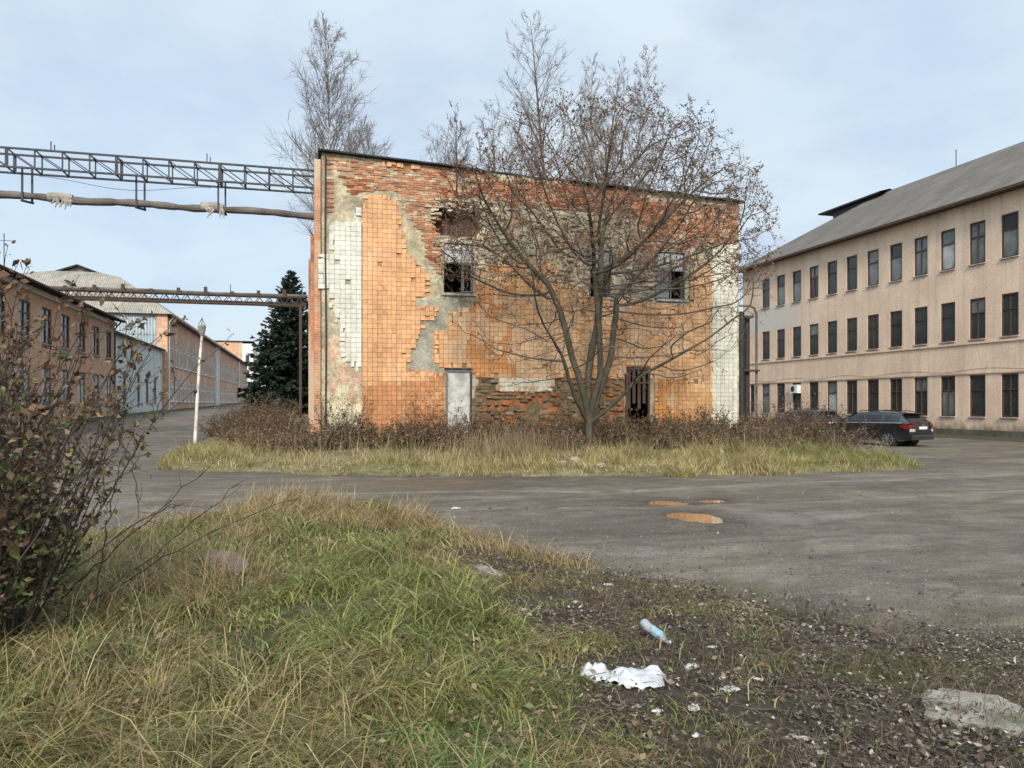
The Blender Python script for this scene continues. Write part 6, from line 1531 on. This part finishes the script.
        mb = MB(); mb.tube([(.62, s_ * .80, .97), (.60, s_ * .90, 1.0), (.58, s_ * 1.0, 1.02)], [.03, .08, .06], 8); mb.build('wing_mirror', M['paint'], car)
        for hx_ in (.05, -.85): mb = MB(); mb.box((hx_ - .09, s_ * .868 - .012, .80), (hx_ + .09, s_ * .868 + .012, .83)); mb.build('door_handle', M['paint'], car)
        mb = MB()
        for xs_ in (.85, -.22, -1.08): mb.box((xs_ - .004, s_ * .866 - .004, .30 if xs_ > -1 else .72), (xs_ + .004, s_ * .866 + .004, .93))
        mb.build('door_seam', M['plastic'], car)
        # lamps wrap round the corners
        mb = MB(); q = [(-2.265, s_ * .52), (-2.25, s_ * .68), (-2.20, s_ * .775), (-2.0, s_ * .842), (-1.85, s_ * .862)]
        for i in range(4): mb.poly([(q[i][0], q[i][1], .75), (q[i + 1][0], q[i + 1][1], .75 + .06 * (i == 3)), (q[i + 1][0], q[i + 1][1], .93), (q[i][0], q[i][1], .92)])
        mb.poly([(x_ + .05, y_ * .93, .95) for x_, y_ in q]); mb.build('tail_light', M['redlamp'], car)
        mb = MB()
        for i in range(2): mb.poly([(q[i][0] - .006, q[i][1] * 1.004, .66), (q[i + 1][0] - .006, q[i + 1][1] * 1.006, .62), (q[i + 1][0] - .006, q[i + 1][1] * 1.006, .748), (q[i][0] - .006, q[i][1] * 1.004, .748)])
        mb.build('reversing_light', M['clearlamp'], car)
        mb = MB(); q = [(2.22, s_ * .45), (2.19, s_ * .66), (2.08, s_ * .80), (1.85, s_ * .85)]
        for i in range(3): mb.poly([(q[i][0] + .01, q[i][1], .60), (q[i + 1][0] + .01, q[i + 1][1] * 1.01, .62), (q[i + 1][0] + .01 - .05, q[i + 1][1] * 1.0, .76), (q[i][0] - .03, q[i][1], .72)])
        mb.build('headlight', M['clearlamp'], car)
        for xc in (1.32, -1.32):
            mb = MB(); ys = s_ * .64
            mb.tube([(xc, ys, .31), (xc, ys + s_ * .03, .31), (xc, ys + s_ * .17, .31), (xc, ys + s_ * .20, .31)], [.285, .315, .315, .285], 28); wh = mb.build('wheel', M['rubber'], car, smooth=False)
            mb = MB(); mb.disc((xc, ys + s_ * .19, .31), (0, s_, 0), .215, .006, 24); 
            mb.build('hub', M['plastic'], wh); mb = MB()
            for k in range(7):
                a = k * 2 * math.pi / 7 + .2; mb.bar((xc, ys + s_ * .207, .31), (xc + .215 * math.cos(a), ys + s_ * .207, .31 + .215 * math.sin(a)), .05, .02)
            mb.disc((xc, ys + s_ * .205, .31), (0, s_, 0), .055, .02, 12)
            for k in range(24):
                a0, a1 = k * math.pi / 12, (k + 1) * math.pi / 12; mb.bar((xc + .222 * math.cos(a0), ys + s_ * .205, .31 + .222 * math.sin(a0)), (xc + .222 * math.cos(a1), ys + s_ * .205, .31 + .222 * math.sin(a1)), .02, .025)
            mb.build('rim', M['alloy'], wh)
            mb = MB(); mb.disc((xc, s_ * .30, .33), (0, s_, 0), .35, .33, 20); mb.build('wheel_well', M['plastic'], car)
    def rearp(t, h):
        a, c2 = st_[5], st_[6]; return None
    mb = MB(); q = [(-1.80, -.52, 1.335), (-1.80, .52, 1.335), (-2.085, .64, 1.06), (-2.085, -.64, 1.06)]; mb.poly([(x_ - .012, y_, z_ + .012) for x_, y_, z_ in q]); mb.build('rear_window', M['carglass'], car)
    mb = MB(); q = [(.98, -.68, .985), (.98, .68, .985), (.22, .57, 1.385), (.22, -.57, 1.385)]; mb.poly([(x_ + .012, y_, z_ + .014) for x_, y_, z_ in q]); mb.build('windscreen', M['carglass'], car)
    mb = MB(); mb.box((-2.278, -.26, .735), (-2.262, .26, .845)); mb.build('number_plate', M['plate'], car)
    mb = MB(); mb.disc((-2.262, 0, .905), (-1, 0, 0), .04, .012, 14); mb.build('badge', M['chrome'], car)
    mb = MB(); mb.box((-2.275, -.70, .30), (-2.20, .70, .46)); mb.build('rear_bumper', M['plastic'], car)
    mb = MB(); mb.box((-2.272, -.66, .462), (-2.24, .66, .475)); mb.build('bumper_trim', M['chrome'], car)
    mb = MB(); mb.box((-1.98, -.55, 1.37), (-1.72, .55, 1.40)); mb.build('spoiler', M['paint'], car)
    mb = MB(); mb.tube([(-1.5, 0, 1.43), (-1.62, 0, 1.62)], [.012, .004], 5); mb.build('aerial', M['plastic'], car)
    mb = MB(); mb.box((2.255, -.4, .33), (2.275, .4, .6)); mb.build('grille', M['plastic'], car)
    return car
c1 = estate_car('black estate car parked with its tail towards the yard, red tail lights in view', (24.35, 29.2, -.02), R(106))
c1.scale = (1.08, 1.08, 1.03)
c2 = dup(c1); c2.location = (25.9, 36.4, .0); c2.rotation_euler = (0, 0, R(94)); c2['label'] = 'second dark car mostly hidden behind the dead shrub beside the black estate car'
bpy.context.view_layer.update()
